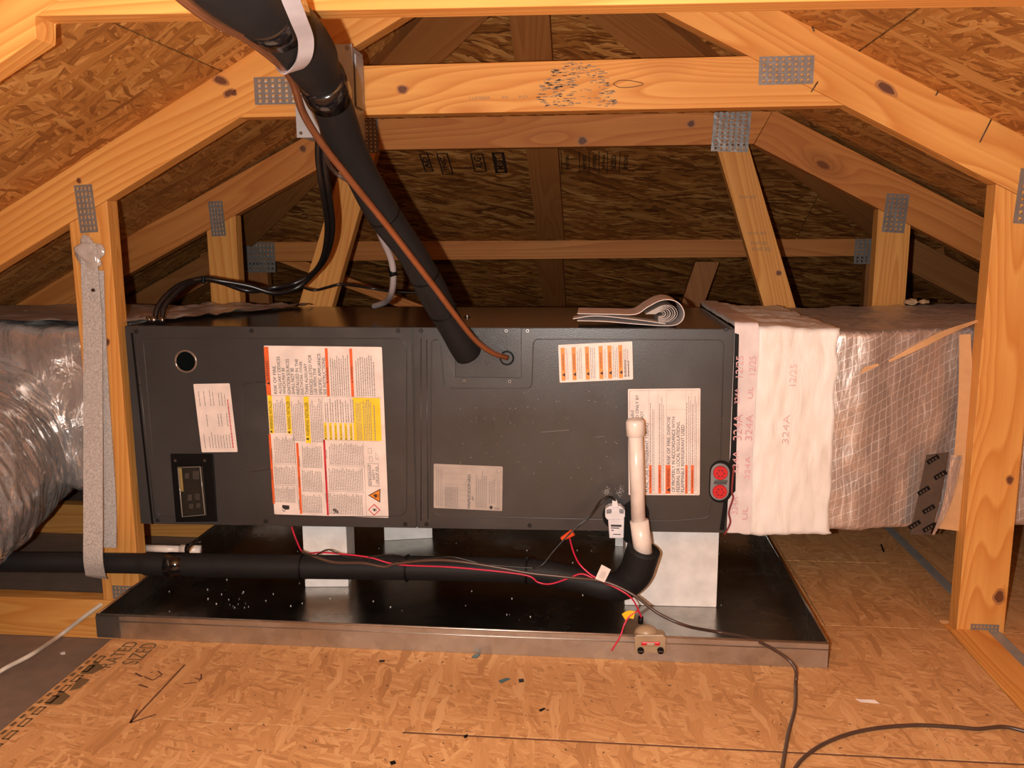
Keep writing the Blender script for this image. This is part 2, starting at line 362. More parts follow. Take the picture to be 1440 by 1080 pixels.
class Print:
    """flat print laid out on a face; (u right, v up) in metres in the local frame M, lifted a hair off the face"""
    shear = 0.0
    def __init__(s, M, parent): s.M, s.parent, s.b, s.sh = M, parent, {}, Print.shear; Print.shear = 0.0
    def _q(s, mat, pts, lift):
        bm = s.b.setdefault(mat.name, (bmesh.new(), mat))[0]
        bm.faces.new([bm.verts.new((x, y, lift)) for x, y in pts])
    def rect(s, u0, v0, u1, v1, mat, lift=.0006): s._q(mat, [(u0, v0), (u1, v0), (u1, v1), (u0, v1)], lift)
    def poly(s, pts, mat, lift=.0006): s._q(mat, pts, lift)
    def frame(s, u0, v0, u1, v1, w, mat, lift=.0007):
        for a in ((u0, v0, u1, v0+w), (u0, v1-w, u1, v1), (u0, v0, u0+w, v1), (u1-w, v0, u1, v1)): s.rect(*a, mat, lift)
    def text(s, body, u0, v0, u1, v1, mat, rot=0, lift=.0009, sp=1.0, bold=0.0):
        """fit into the box; rot 90 = reading bottom to top"""
        me, a, b, c, d = text_me(body, sp=sp, bold=bold); bm = s.b.setdefault(mat.name, (bmesh.new(), mat))[0]
        W, H = (b-a), (d-c)
        vs = []
        for v in me.vertices:
            x, y = (v.co.x-a)/W, (v.co.y-c)/H
            if rot == 90: p = (u0+(1-y)*(u1-u0), v0+x*(v1-v0), lift)
            elif rot == 180: p = (u0+(1-x)*(u1-u0), v0+(1-y)*(v1-v0), lift)
            elif rot == -90: p = (u0+y*(u1-u0), v0+(1-x)*(v1-v0), lift)
            else: p = (u0+x*(u1-u0), v0+y*(v1-v0), lift)
            vs.append(bm.verts.new(p))
        for p in me.polygons:
            try: bm.faces.new([vs[i] for i in p.vertices])
            except ValueError: pass
        bpy.data.meshes.remove(me)
    def lines(s, u0, v0, u1, v1, n, mat, rot=90, fill=.42, ragged=.25):
        """fine print too small to read: n rows of broken strokes"""
        for k in range(n):
            if rot == 90:
                a = u0+(u1-u0)*(k+.25)/n; b = a+(u1-u0)/n*fill; e = v0+(v1-v0)*(1-random.random()*ragged); p = v0
                while p < e:
                    q = min(e, p+random.uniform(.0018, .0065)); s.rect(a, p, b, q, mat, .0008); p = q+.0009
            else:
                a = v0+(v1-v0)*(k+.25)/n; b = a+(v1-v0)/n*fill; e = u0+(u1-u0)*(1-random.random()*ragged); p = u0
                while p < e:
                    q = min(e, p+random.uniform(.0018, .0065)); s.rect(p, a, q, b, mat, .0008); p = q+.0009
    def done(s, name='print'):
        for k, (bm, mat) in s.b.items():
            for v in bm.verts: v.co.x += s.sh*v.co.y
            o = link(name, mesh_bm(bm), mat, s.parent, s.M); o['kind'] = 'stuff'

# nail plates with punched rows of teeth
def nail_plate(parent, x, z, Yf, wd, ht, rot=0, cols=4, rows=9, vert=True):
    nx, nz = cols*2+1, rows*2+1
    xs = [0]; zs = [0]
    for i in range(nx): xs.append(xs[-1]+(1.5 if i % 2 == 0 else 1.0))
    for i in range(nz): zs.append(zs[-1]+(.6 if i % 2 == 0 else 1.0))
    xs = [(a/xs[-1]-.5)*wd for a in xs]; zs = [(a/zs[-1]-.5)*ht for a in zs]
    bm = bmesh.new(); V = {}
    def v(i, j, k):
        if (i, j, k) not in V: V[i, j, k] = bm.verts.new((xs[i], zs[j], (0, -.0012)[k]))
        return V[i, j, k]
    for i in range(nx):
        for j in range(nz):
            if i % 2 == 1 and j % 2 == 1:
                # tooth bent out of its slot: a small raised tongue
                q = [bm.verts.new(p) for p in ((xs[i], zs[j], .0012), (xs[i+1], zs[j], .0002), (xs[i+1]*.6+xs[i]*.4, zs[j+1]*.6+zs[j]*.4, .0016))]
                bm.faces.new(q); continue
            bm.faces.new((v(i, j, 0), v(i+1, j, 0), v(i+1, j+1, 0), v(i, j+1, 0)))
    bm.normal_update(); bmesh.ops.solidify(bm, geom=[f for f in bm.faces if len(f.verts) == 4], thickness=.001); bmesh.ops.recalc_face_normals(bm, faces=bm.faces[:])
    M = frame((x, Yf-.0016, z), (math.cos(R_(rot)), 0, math.sin(R_(rot))), (0, -1, 0))
    return link('connector_plate', mesh_bm(bm), PLATE, parent, M)

# ------------------------------------------------------------------ setting: floor decking, drywall, roof sheathing
CX = -.128
def rectpoly(x0, y0, x1, y1, z): return [(x0, y0, z), (x1, y0, z), (x1, y1, z), (x0, y1, z)]
FL = bpy.data.objects.new('floor', None); COL.objects.link(FL); FL['kind'] = 'structure'
DZ = .006
def deck(x0, y0, x1, y1, z=DZ, mat=OSB_FLOOR): return slab('osb_sheet', rectpoly(x0, y0, x1, y1, z), .012, (1, 0, 0), (0, 0, 1), mat, FL)
front_sheet = deck(-.905, -1.4, .682, 1.1675)
deck(-.905, 1.1705, .682, 1.596); deck(-.905, 1.599, .452, 2.75); deck(.4545, 1.599, .682, 1.935); deck(.4545, 1.938, .682, 2.75)
deck(.782, -1.4, 2.6, 1.60, DZ-.004); deck(.782, 1.603, 2.6, 2.75, DZ-.004)
slab('board', rectpoly(.685, -1.4, .756, 1.600, DZ+.001), .014, (0, 1, 0), (0, 0, 1), PINE, FL, .001)
slab('board', rectpoly(.685, 1.640, .756, 2.75, DZ-.001), .014, (0, 1, 0), (0, 0, 1), OSB_FLOOR, FL, .001)
g = slab('metal_strip', rectpoly(.758, -1.4, .780, 2.75, DZ-.001), .012, (0, 1, 0), (0, 0, 1), flat('grey_strip', (.36, .36, .35), .5, .3), FL, .001)
g['label'] = 'narrow grey metal strip between the floor sheets'
CE = slab('ceiling', rectpoly(-3.4, -1.6, 3.2, 4.6, -.089), .012, (1, 0, 0), (0, 0, 1), DRYW, None); CE['kind'] = 'structure'   # upper face of the drywall of the room below

def clip(poly, f):
    out = []
    for i, a in enumerate(poly):
        b = poly[(i+1) % len(poly)]; fa, fb = f(a), f(b)
        if fa >= 0: out.append(a)
        if (fa > 0 > fb) or (fa < 0 < fb):
            t = fa/(fa-fb); out.append((a[0]+(b[0]-a[0])*t, a[1]+(b[1]-a[1])*t))
    return out
zl = lambda x: .536*x+1.438
zr = lambda x: -.515*x+1.303
HY = 1.62; zh = lambda y: 1.3694-.52*(y-HY)
kx, kr = .52/.536, .52/.515
def roof(name, n):
    o = bpy.data.objects.new(name, None); COL.objects.link(o); o['kind'] = 'structure'; return o
RL, RR, RH = roof('ceiling', 1), roof('ceiling', 2), roof('ceiling', 3)
G = .0015
for side, RO, zf, xs in ((-1, RL, zl, [-3.0, -2.75, -1.725, -.70, CX]), (1, RR, zr, [CX, .453, 1.48, 2.5, 2.7])):
    for i in range(len(xs)-1):
        for j, (y0, y1) in enumerate(((-1.6, .40), (.40, 2.84), (2.84, 4.7))):
            P = [(xs[i]+G, y0+G), (xs[i+1]-G, y0+G), (xs[i+1]-G, y1-G), (xs[i]+G, y1-G)]
            # keep the part in front of the hip line  |x-CX|*k >= y-HY
            k = kx if side < 0 else kr
            P = clip(P, lambda p: abs(p[0]-CX)/k-(p[1]-HY) if (p[0]-CX)*side >= 0 else -1)
            if len(P) < 3: continue
            s = -.536*side*1.0 if side > 0 else .536
            sl = .536 if side < 0 else -.515
            nrm = Vector((sl, 0, -1))
            slab('osb_sheet', [(x, y, zf(x)) for x, y in P], .012, (0, 1, 0), nrm, OSB_ROOF, RO)
for i, (y0, y1) in enumerate(((HY, 2.20), (2.20, 3.25), (3.25, 4.5))):
    for x0, x1 in ((-3.2, -1.8), (-1.8, .64), (.64, 3)):
        P = [(x0+G, y0+G), (x1-G, y0+G), (x1-G, y1-G), (x0+G, y1-G)]
        P = clip(P, lambda p: (p[1]-HY)-(CX-p[0])/kx); P = clip(P, lambda p: (p[1]-HY)-(p[0]-CX)/kr)
        if len(P) < 3: continue
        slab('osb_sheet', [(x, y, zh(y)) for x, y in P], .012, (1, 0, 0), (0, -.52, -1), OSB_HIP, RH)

# stamps on the hip sheathing and the decking (ink on the face of the sheet)
Mh = frame((0, 2.40, zh(2.40)-.0002), (1, 0, 0), (0, -.52, -1))
# local x runs left->right, local y = n x x : check the sign so that v is up the slope
pr = Print(Mh, RH); Mhi = Mh.inverted()
def hipuv(x, y):
    d = ray(x, y); t = (1.3694+.52*HY-CAMH)/(d.z+.52*d.y); return (Mhi @ (CAMP+d*t)).xy
def hbox(x0, y0, x1, y1, txt, w=.0042, mat=STAMPD):
    a, b = hipuv(x0, y0), hipuv(x1, y1); u0, u1 = sorted((a.x, b.x)); v0, v1 = sorted((a.y, b.y))
    if w: pr.frame(u0, v0, u1, v1, w, mat)
    m_ = .14*(u1-u0)
    if txt: pr.text(txt, u0+m_*1.4, v0+.18*(v1-v0), u1-m_*1.6, v1-.18*(v1-v0), mat, 90, bold=.03)
hbox(589, 216, 610, 241, 'AD'); hbox(613, 215, 638, 245, 'JNC'); hbox(661, 216, 685, 241, 'AUG'); hbox(691, 214, 714, 243, 'MSST', .008)
for k, (x0, x1) in enumerate(((793, 803), (818, 826), (832, 840), (846, 852), (858, 868), (876, 884))):
    hbox(x0, 212, x1, 243, ('SHEATHING', 'RATED', 'EXPOSURE', 'SPAN', 'SIZED', 'SPACING')[k], 0)
    a, b = hipuv(x0-4, 212), hipuv(x0-3, 244); pr.rect(min(a.x, b.x), min(a.y, b.y), min(a.x, b.x)+.002, max(a.y, b.y), STAMPD)
pr.done('stamp')
pr = Print(frame((-.905, 0, DZ+.0001), (0, 1, 0), (0, 0, 1)), FL)       # u = world y, v = -(x+.905)
def dk(x, y): p = PZ(x, y, DZ); return (p.y, -(p.x+.905))
def dquad(pts, mat): pr.poly([dk(*p) for p in pts], mat, .0004)
for pts in (((112, 948), (135, 930), (147, 939), (130, 948)), ((97, 972), (112, 953), (127, 956), (112, 968)), ((63, 991), (86, 971), (99, 979), (86, 991))):
    dquad(pts[::-1], STAMP)
for x0, y0, x1, y1, t in ((-.008, .86, -.030, 1.02, 'DIMH'), (-.036, .80, -.060, .99, 'SIZED'), (-.066, .80, -.092, .98, '80TTEB'), (-.10, .74, -.125, .92, 'SIZED')):
    pr.text(t, y0, x1, y1, x0, STAMP, 0)
for k in range(15): pr.rect(1.04+k*.022, -.010, 1.052+k*.022, -.004, STAMP, .0004)
for k in range(9): pr.frame(1.06+k*.034, -.028, 1.084+k*.034, -.016, .003, STAMP, .0004)
pr.rect(1.1635, -1.587, 1.1673, -.62, STAMPL, .0004)
pr.text('RATED', 1.315, -.06, 1.412, -.035, STAMP, 0); pr.text('SIZED', 1.33, -.10, 1.41, -.07, STAMP, 0)
def stroke(pts, w=.0035, mat=STAMPL):
    q = [Vector(dk(*p)) for p in pts]
    for a, b in zip(q, q[1:]):
        n_ = (b-a).normalized(); n_ = Vector((-n_.y, n_.x))*w/2; pr.poly([a-n_, b-n_, b+n_, a+n_], mat, .0005)
stroke([(260, 935), (183, 1017)]); stroke([(193, 998), (183, 1017), (219, 1005)]); stroke([(190, 947), (200, 952)], .004)
stroke([(195, 963), (208, 967)], .004); stroke([(203, 952), (215, 957), (228, 949), (222, 944)], .003); stroke([(258, 962), (276, 960)], .003); stroke([(283, 948), (283, 956), (274, 954)], .003)
pr.done('stamp')

# ------------------------------------------------------------------ trusses
def truss(label, loc): return thing('roof_truss', label, 'roof truss', loc, 'wooden roof trusses')
def band_cut(L1, B1): pass
DL, DR = (1, .536), (1, -.515)
def plate_px(T, Y, x0, y0, x1, y1, rot=0, cols=4, rows=7):
    a, b = PY(x0, y0, Y), PY(x1, y1, Y); nail_plate(T, (a.x+b.x)/2, (a.z+b.z)/2, Y, abs(b.x-a.x), abs(a.z-b.z), rot, cols, rows)
# T1, the near one that frames the air handler
Y1 = 1.60
T1 = truss('near pine roof truss whose two posts stand left and right of the grey air handler', (CX, Y1, 0))
lumber('top_chord', [(-2.5, zl(-2.5)), (CX-.0005, zl(CX)), (CX-.0005, zl(CX)-.1), (-2.5, zl(-2.5)-.1)], Y1, DL, T1)
lumber('top_chord', [(2.3, zr(2.3)), (CX+.0005, zr(CX)), (CX+.0005, zr(CX)-.1), (2.3, zr(2.3)-.1)], Y1, DR, T1)
lumber('collar_beam', [(-.672, .979), (-.5065, 1.0665), (.265, 1.0665), (.434, .9795)], Y1, (1, 0), T1)
lumber('post', [(-1.030, .0), (-.948, .0), (-.948, zl(-.948)-.1005), (-1.030, zl(-1.03)-.1005)], Y1, (0, 1), T1)
lumber('post', [(.700, .0), (.787, .0), (.787, zr(.787)-.1005), (.700, zr(.70)-.1005)], Y1, (0, 1), T1)
lumber('bottom_chord', [(-2.9, -.088), (2.6, -.088), (2.6, -.0005), (-2.9, -.0005)], Y1, (1, 0), T1)
for q in ((106, 260, 137, 327, 3, 4, 8), (357, 109, 440, 146, 0, 8, 5), (1068, 80, 1143, 118, 0, 8, 5), (1433, 238, 1476, 315, -3, 4, 8), (1365, 877, 1403, 897, 0, 7, 3), (158, 823, 200, 843, 0, 7, 3)): plate_px(T1, Y1, *q[:4], *q[4:])
KNOT = flat('knot_wood', (.14, .045, .015), .6); KRING = flat('knot_ring', (.42, .17, .05), .6)
def knot(T, Y, x, y, rx, ry, rot=0):
    p = PY(x, y, Y); M = frame((p.x, Y-.0003, p.z), (math.cos(R_(rot)), 0, math.sin(R_(rot))), (0, -1, 0)); f = (p-CAMP).dot(_f)/FPX
    for k, (m, sc) in enumerate(((KRING, 1.45), (KNOT, 1.0))):
        P = [(f*rx*sc*math.cos(a)*(1+.12*math.sin(3*a+x)), f*ry*sc*math.sin(a)*(1+.1*math.cos(2*a+y))) for a in [2*math.pi*i/18 for i in range(18)]]
        bm = prism_bm(P, .0002); bmesh.ops.translate(bm, verts=bm.verts, vec=(0, 0, k*.0003)); link('knot', mesh_bm(bm), m, T, M)
for q in ((310, 113, 9, 5, -20), (322, 131, 7, 4, 20), (330, 131, 2.5, 3), (566, 126, 6, 5), (1246, 124, 13, 5, -35), (1405, 839, 6, 8), (1420, 675, 4, 5), (151, 481, 3, 4), (111, 254, 3, 3)): knot(T1, Y1, *q)
p_ = PY(882, 118, Y1)
tube('knot_crack', [PY(x, y, Y1-.0004) for x, y in ((862, 118), (872, 113), (890, 114), (905, 118), (892, 122), (872, 123), (862, 118))], .0007, KNOT, T1, 6, 4)
for a_, b_ in (((1150, 115), (1141, 129)), ((1394, 168), (1378, 200)), ((1142, 37), (1145, 44)), ((1320, 128), (1316, 134))): tube('nail', [PY(*a_, Y1-.001), PY(*b_, Y1-.003)], .0012, flat('old_nail', (.09, .06, .04), .5, .4), T1, 6, 1)
# the grey grade stamp smudged on the collar beam
pr = Print(frame((0, Y1, 0), (1, 0, 0), (0, -1, 0)), T1)
for k in range(520):
    x, y = random.uniform(754, 866), random.uniform(86, 149); e = math.hypot((x-808)/56, (y-146)/60)
    dens = .85 if .72 < e < 1 else (.75 if 776 < x < 805 and e < 1 else (.25 if e < 1 else 0))
    if random.random() > dens: continue
    a, b = PY(x, y, Y1), PY(x+random.uniform(2, 9), y+random.uniform(.5, 1.6), Y1); pr.rect(a.x, b.z, b.x, a.z, flat('grade_stamp', (.30, .20, .12), .7), .0003)
for k, (x, y, w_) in enumerate(((660, 138, 30), (706, 137, 9), (730, 136, 12))): a, b = PY(x, y-1.5, Y1), PY(x+w_, y+1.5, Y1); pr.text('LUMBER' if k == 0 else 'KD', a.x, b.z, b.x, a.z, flat('grade_stamp', (.30, .20, .12), .7))
pr.done('grade_stamp')
# T2 (its plates are set after plate_px)
Y2 = 2.22
T2 = truss('second roof truss, flat-topped with two leaning webs, right behind the near one', (CX, Y2, 0))
l2 = lambda x: .50*x+1.395
r2 = lambda x: -.515*x+1.285
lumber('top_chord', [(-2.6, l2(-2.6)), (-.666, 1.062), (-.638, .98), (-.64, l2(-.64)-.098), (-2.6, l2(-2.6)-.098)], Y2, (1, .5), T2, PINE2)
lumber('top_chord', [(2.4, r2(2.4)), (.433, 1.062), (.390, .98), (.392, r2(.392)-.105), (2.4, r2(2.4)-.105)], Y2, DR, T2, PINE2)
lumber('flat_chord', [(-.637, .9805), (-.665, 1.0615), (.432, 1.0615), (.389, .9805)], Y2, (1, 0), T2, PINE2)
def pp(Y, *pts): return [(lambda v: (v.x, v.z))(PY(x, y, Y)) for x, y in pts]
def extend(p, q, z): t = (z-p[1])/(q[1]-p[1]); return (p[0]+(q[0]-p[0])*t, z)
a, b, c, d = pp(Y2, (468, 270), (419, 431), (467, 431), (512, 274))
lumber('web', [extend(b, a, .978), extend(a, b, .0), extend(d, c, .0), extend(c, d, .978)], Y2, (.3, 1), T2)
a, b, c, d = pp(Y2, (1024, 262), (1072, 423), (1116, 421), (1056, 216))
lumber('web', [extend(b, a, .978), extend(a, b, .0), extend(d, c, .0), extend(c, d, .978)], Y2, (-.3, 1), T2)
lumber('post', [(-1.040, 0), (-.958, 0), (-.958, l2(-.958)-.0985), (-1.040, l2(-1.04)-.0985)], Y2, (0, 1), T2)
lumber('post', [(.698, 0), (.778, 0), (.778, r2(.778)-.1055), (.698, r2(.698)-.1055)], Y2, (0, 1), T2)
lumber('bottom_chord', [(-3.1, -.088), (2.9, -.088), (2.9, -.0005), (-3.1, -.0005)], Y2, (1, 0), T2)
plate_px(T2, Y2, 1003, 155, 1053, 213, -3, 6, 10); plate_px(T2, Y2, 294, 283, 317, 332, 3, 4, 8); plate_px(T2, Y2, 1245, 273, 1273, 327, -4, 4, 8)
plate_px(T2, Y2, 505, 163, 533, 215, 0, 4, 9)
for q in ((819, 198, 5.5, 4.5), (972, 174, 4.5, 4), (426, 209, 4, 4), (1095, 384, 3, 3)): knot(T2, Y2, *q)
pr = Print(frame((0, Y2, 0), (1, 0, 0), (0, -1, 0)), T2)
for x, y, w_, h_ in ((1052, 326, 26, 4), (1056, 340, 22, 4), (1058, 348, 26, 5), (1040, 275, 22, 4)):
    a, b = PY(x, y, Y2), PY(x+w_, y+h_, Y2); pr.text('KD-HT 2025', a.x, b.z, b.x, a.z, flat('grade_stamp', (.30, .20, .12), .7))
pr.done('grade_stamp')
# T3
Y3 = 2.82
T3 = truss('third and lowest roof truss, at the back just above the cabinet top', (CX, Y3, 0))
l3 = lambda x: .52*x+1.400
r3 = lambda x: -.52*x+1.262
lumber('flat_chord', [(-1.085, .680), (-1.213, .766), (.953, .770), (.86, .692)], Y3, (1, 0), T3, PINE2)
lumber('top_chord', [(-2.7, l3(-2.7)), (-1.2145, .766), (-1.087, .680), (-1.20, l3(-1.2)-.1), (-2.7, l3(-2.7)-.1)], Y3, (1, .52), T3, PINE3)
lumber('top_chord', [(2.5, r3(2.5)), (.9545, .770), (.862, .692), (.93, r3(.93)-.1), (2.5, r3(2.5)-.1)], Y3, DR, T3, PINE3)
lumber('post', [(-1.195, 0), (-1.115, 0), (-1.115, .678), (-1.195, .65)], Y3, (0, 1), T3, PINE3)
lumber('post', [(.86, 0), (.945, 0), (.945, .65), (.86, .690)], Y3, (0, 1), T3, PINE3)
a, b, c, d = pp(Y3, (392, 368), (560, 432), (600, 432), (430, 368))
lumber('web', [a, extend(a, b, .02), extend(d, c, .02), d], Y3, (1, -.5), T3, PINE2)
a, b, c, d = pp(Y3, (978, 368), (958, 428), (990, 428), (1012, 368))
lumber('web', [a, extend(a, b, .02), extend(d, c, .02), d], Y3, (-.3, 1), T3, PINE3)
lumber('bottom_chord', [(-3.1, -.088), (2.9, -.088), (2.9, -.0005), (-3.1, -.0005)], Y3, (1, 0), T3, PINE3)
plate_px(T3, Y3, 341, 341, 388, 383, 0, 8, 6); plate_px(T3, Y3, 1203, 328, 1236, 371, 0, 5, 8)
# T0, nearest: only its flat beam and the knee of its chord are in the picture
Y0 = .99
T0 = truss('nearest roof truss whose pale flat beam crosses the top edge of the picture', (CX, Y0, 0))
lumber('top_chord', [(-2.2, zl(-2.2)), (-.62, zl(-.62)), (-.5, 1.1005), (-.657, 1.0105), (-.657, zl(-.657)-.1), (-2.2, zl(-2.2)-.1)], Y0, DL, T0)
lumber('collar_beam', [(-.656, 1.0105), (-.499, 1.1005), (.90, 1.087), (.90, .992)], Y0, (1, 0), T0)
lumber('top_chord', [(2.2, zr(2.2)), (.901, zr(.901)+.0), (.901, zr(.901)-.1), (2.2, zr(2.2)-.1)], Y0, DR, T0)
lumber('post', [(-1.07, 0), (-.99, 0), (-.99, zl(-.99)-.1005), (-1.07, zl(-1.07)-.1005)], Y0, (0, 1), T0) if False else None

# hip framing under the hip sheathing
nh = Vector((0, -.52, -1)).normalized()
def hipboard(name, label, c0, c1, wd, mat, t=.038, grp=None):
    a = Vector((c0[0], c0[1], zh(c0[1]))); b = Vector((c1[0], c1[1], zh(c1[1]))); ax = (b-a).normalized(); sd = nh.cross(ax).normalized()*wd/2
    off = nh*(t+.0008)
    o = slab(name, [a-sd+off, b-sd+off, b+sd+off, a+sd+off], t, ax, nh, mat, None, .001); tag(o, label, 'rafter', grp); return o
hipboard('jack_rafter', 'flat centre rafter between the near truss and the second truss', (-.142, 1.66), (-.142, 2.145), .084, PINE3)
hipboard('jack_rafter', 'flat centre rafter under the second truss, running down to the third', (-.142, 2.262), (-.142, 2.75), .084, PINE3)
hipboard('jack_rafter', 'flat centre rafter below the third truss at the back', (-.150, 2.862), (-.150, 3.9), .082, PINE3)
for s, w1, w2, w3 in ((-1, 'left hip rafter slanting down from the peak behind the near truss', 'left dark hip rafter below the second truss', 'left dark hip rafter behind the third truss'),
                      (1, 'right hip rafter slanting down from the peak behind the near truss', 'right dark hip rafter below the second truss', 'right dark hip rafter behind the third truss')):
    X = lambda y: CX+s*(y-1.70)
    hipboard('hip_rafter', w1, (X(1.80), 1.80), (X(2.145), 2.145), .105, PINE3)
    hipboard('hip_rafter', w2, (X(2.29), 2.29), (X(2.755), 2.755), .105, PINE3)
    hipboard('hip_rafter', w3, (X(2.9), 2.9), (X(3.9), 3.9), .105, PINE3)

# ------------------------------------------------------------------ drain pan and foam blocks
PX0, PX1, PY0, PY1, PZB, PZT = -.934, .414, 1.424, 2.12, DZ+.0005, .053
PAN = thing('drain_pan', 'galvanized steel drain pan on the decking under the air handler', 'drain pan', ((PX0+PX1)/2, (PY0+PY1)/2, PZB))
slab('pan_bottom', rectpoly(PX0+.001, PY0+.001, PX1-.001, PY1-.001, PZB+.001), .001, (1, 0, 0), (0, 0, 1), GALV, PAN)
def wall(x0, y0, x1, y1, GALVW=GALVW):
    a, b = Vector((x0, y0, 0)), Vector((x1, y1, 0)); ax = (b-a).normalized(); n_ = Vector((ax.y, -ax.x, 0))
    slab('pan_wall', [a+Vector((0, 0, PZB)), b+Vector((0, 0, PZB)), b+Vector((0, 0, PZT)), a+Vector((0, 0, PZT))], .001, ax, n_, GALVW, PAN)
    tube('hem', [a+Vector((0, 0, PZT))-n_*.001, b+Vector((0, 0, PZT))-n_*.001], .0022, GALVW, PAN, 8, 1)
    a2, b2 = a+n_*.0004, b+n_*.0004
    tube('hem', [a2+Vector((0, 0, PZT-.012)), b2+Vector((0, 0, PZT-.012))], .0011, GALVW, PAN, 6, 1)
wall(PX0, PY0, PX1, PY0); wall(PX1, PY0, PX1, PY1, GALV); wall(PX1, PY1, PX0, PY1, GALV); wall(PX0, PY1, PX0, PY0, GALV)
box('corner_fold', (PX0+.022, PY0-.0012, (PZB+PZT)/2), (.046, .0014, PZT-PZB-.004), flat('galv_dull', (.20, .20, .19), .45, .9), PAN)
BZ = PZB+.0012
def block(c, s, rot, label):
    M = Matrix.Translation((c[0], c[1], BZ+s[2]/2)) @ Matrix.Rotation(R_(rot), 4, 'Z')
    o = box('foam_block', (0, 0, 0), s, XPS, None, .0015, M); return tag(o, label, 'foam block', 'foam blocks under the air handler')
block((-.577, 1.735, 0), (.094, .09, .168), 6, 'white foam block at front left in the pan, behind the black drain pipe')
block((-.47, 2.14-.10, 0), (.12, .09, .168), 14, 'white foam block further back, partly seen right of the front left one')
block((.160, 1.70, 0), (.186, .09, .178), 1.5, 'large white foam block under the right end, behind the pipe elbow')
block((.12, 2.03, 0), (.12, .09, .178), -5, 'white foam block at the back right, hidden behind the large one')

# ------------------------------------------------------------------ air handler
UY = 1.592; UL, UR, UT = -.928, .258, .585; UBL, UBR = .175, .190; UD = .485
AH = thing('air_handler', 'long charcoal grey air handler cabinet lying on foam blocks above the pan', 'air handler', ((UL+UR)/2, UY+UD/2, UBL))
FM = frame((0, UY, 0), (1, 0, 0), (0, -1, 0))       # face frame: local = (x, z, out)
def F(x, y): p = PY(x, y, UY); return (p.x, p.z)
ub = lambda x: UBL+(UBR-UBL)*(x-UL)/(UR-UL)
def vslab(name, poly, Yf, t, mat, parent=AH, bev=0.0): return slab(name, [(x, Yf, z) for x, z in poly], t, (1, 0, 0), (0, -1, 0), mat, parent, bev)
vslab('cabinet', [(UL+.002, ub(UL)+.002), (UR-.001, ub(UR)+.002), (UR-.001, UT-.002), (UL+.002, UT-.002)], UY+.003, UD-.003, PAINT)
slab('top_panel', rectpoly(UL+.001, UY+.001, UR-.001, UY+UD, UT), .0018, (1, 0, 0), (0, 0, 1), PAINT_TOP, AH)
xs_, g_ = F(583, 600)[0], .0016
dl = vslab('door_panel', [(UL, ub(UL)), (xs_-g_, ub(xs_)), (xs_-g_, UT-.001), (UL, UT-.001)], UY, .0028, PAINT, AH, .0008)
cutL, cutR, cutB = F(640, 500)[0], F(733, 500)[0], F(690, 531)[1]
drp = vslab('door_panel', [(xs_+g_, ub(xs_)), (UR, ub(UR)), (UR, UT-.001), (cutR+.001, UT-.001), (cutR+.001, cutB-.001), (cutL-.001, cutB-.001), (cutL-.001, UT-.001), (xs_+g_, UT-.001)], UY, .0028, PAINT, AH, .0006)
ap = vslab('access_plate', [(cutL, cutB), (cutR, cutB), (cutR, UT-.001), (cutL, UT-.001)], UY+.0008, .002, PAINT, AH, .0005)
def ridge(pxpts, closed, parent, r=.0011, rad=.012):
    P = [Vector((F(*p)[0], UY+.0002, F(*p)[1])) for p in pxpts]; path = []
    n = len(P)
    for i in range(n):
        if not closed and i in (0, n-1): path.append(P[i]); continue
        a, b, c = P[i-1], P[i], P[(i+1) % n]; d1, d2 = (a-b), (c-b); rr = min(rad, d1.length*.45, d2.length*.45)
        p0, p2 = b+d1.normalized()*rr, b+d2.normalized()*rr
        for t in (0, .25, .5, .75, 1): path.append(p0*(1-t)**2+b*2*t*(1-t)+p2*t*t)
    if closed: path.append(path[0])
    link('embossed_ridge', mesh_bm(sweep_bm(path, r, 8, not closed), True), PAINT, parent)
ridge([(201, 476), (562, 476), (572, 486), (572, 718), (565, 726), (222, 726)], True, dl)
ridge([(340, 540), (374, 536), (382, 660), (346, 664)], True, dl)
ridge([(190, 474), (218, 728)], False, dl)
ridge([(592, 476), (592, 732)], False, drp); ridge([(600, 478), (602, 730)], False, drp)
ridge([(619, 478), (625, 546), (748, 546), (750, 477), (1018, 478), (1012, 697), (1001, 704), (997, 728), (940, 733), (615, 725), (605, 712), (607, 478)], True, drp)
vslab('side_gap', [F(184, 468), F(187, 468), F(216, 737), F(213, 737)], UY-.0003, .0008, BLACK, dl)
# screws
def screw(x, y, par, dark=True):
    u, v = F(x, y); disc('screw', (u, UY-.0012, v), .0042, .003, (0, -1, 0), DARKM if dark else SCREWM, par, 12, .0008)
    if not dark: disc('screw_recess', (u, UY-.0028, v), .0018, .0006, (0, -1, 0), BLACK, par, 6)
for x, y in ((192, 466), (354, 465), (560, 465), (222, 731), (374, 733), (570, 737)): screw(x, y, dl)
for x, y in ((592, 465), (742, 465), (1021, 463), (600, 737), (745, 739), (653, 535), (717, 536)): screw(x, y, drp, x in (592, 1021, 600, 745))
screw(712, 465, ap, False)
# sight port
u, v = F(262, 508)
disc('sight_port', (u, UY-.0008, v), .0205, .003, (0, -1, 0), LENS, dl, 32)
annulus('port_ring', (u, UY-.002, v), .0215, .0024, (0, -1, 0), flat('clear_ring', (.30, .25, .22), .15, .6), dl)
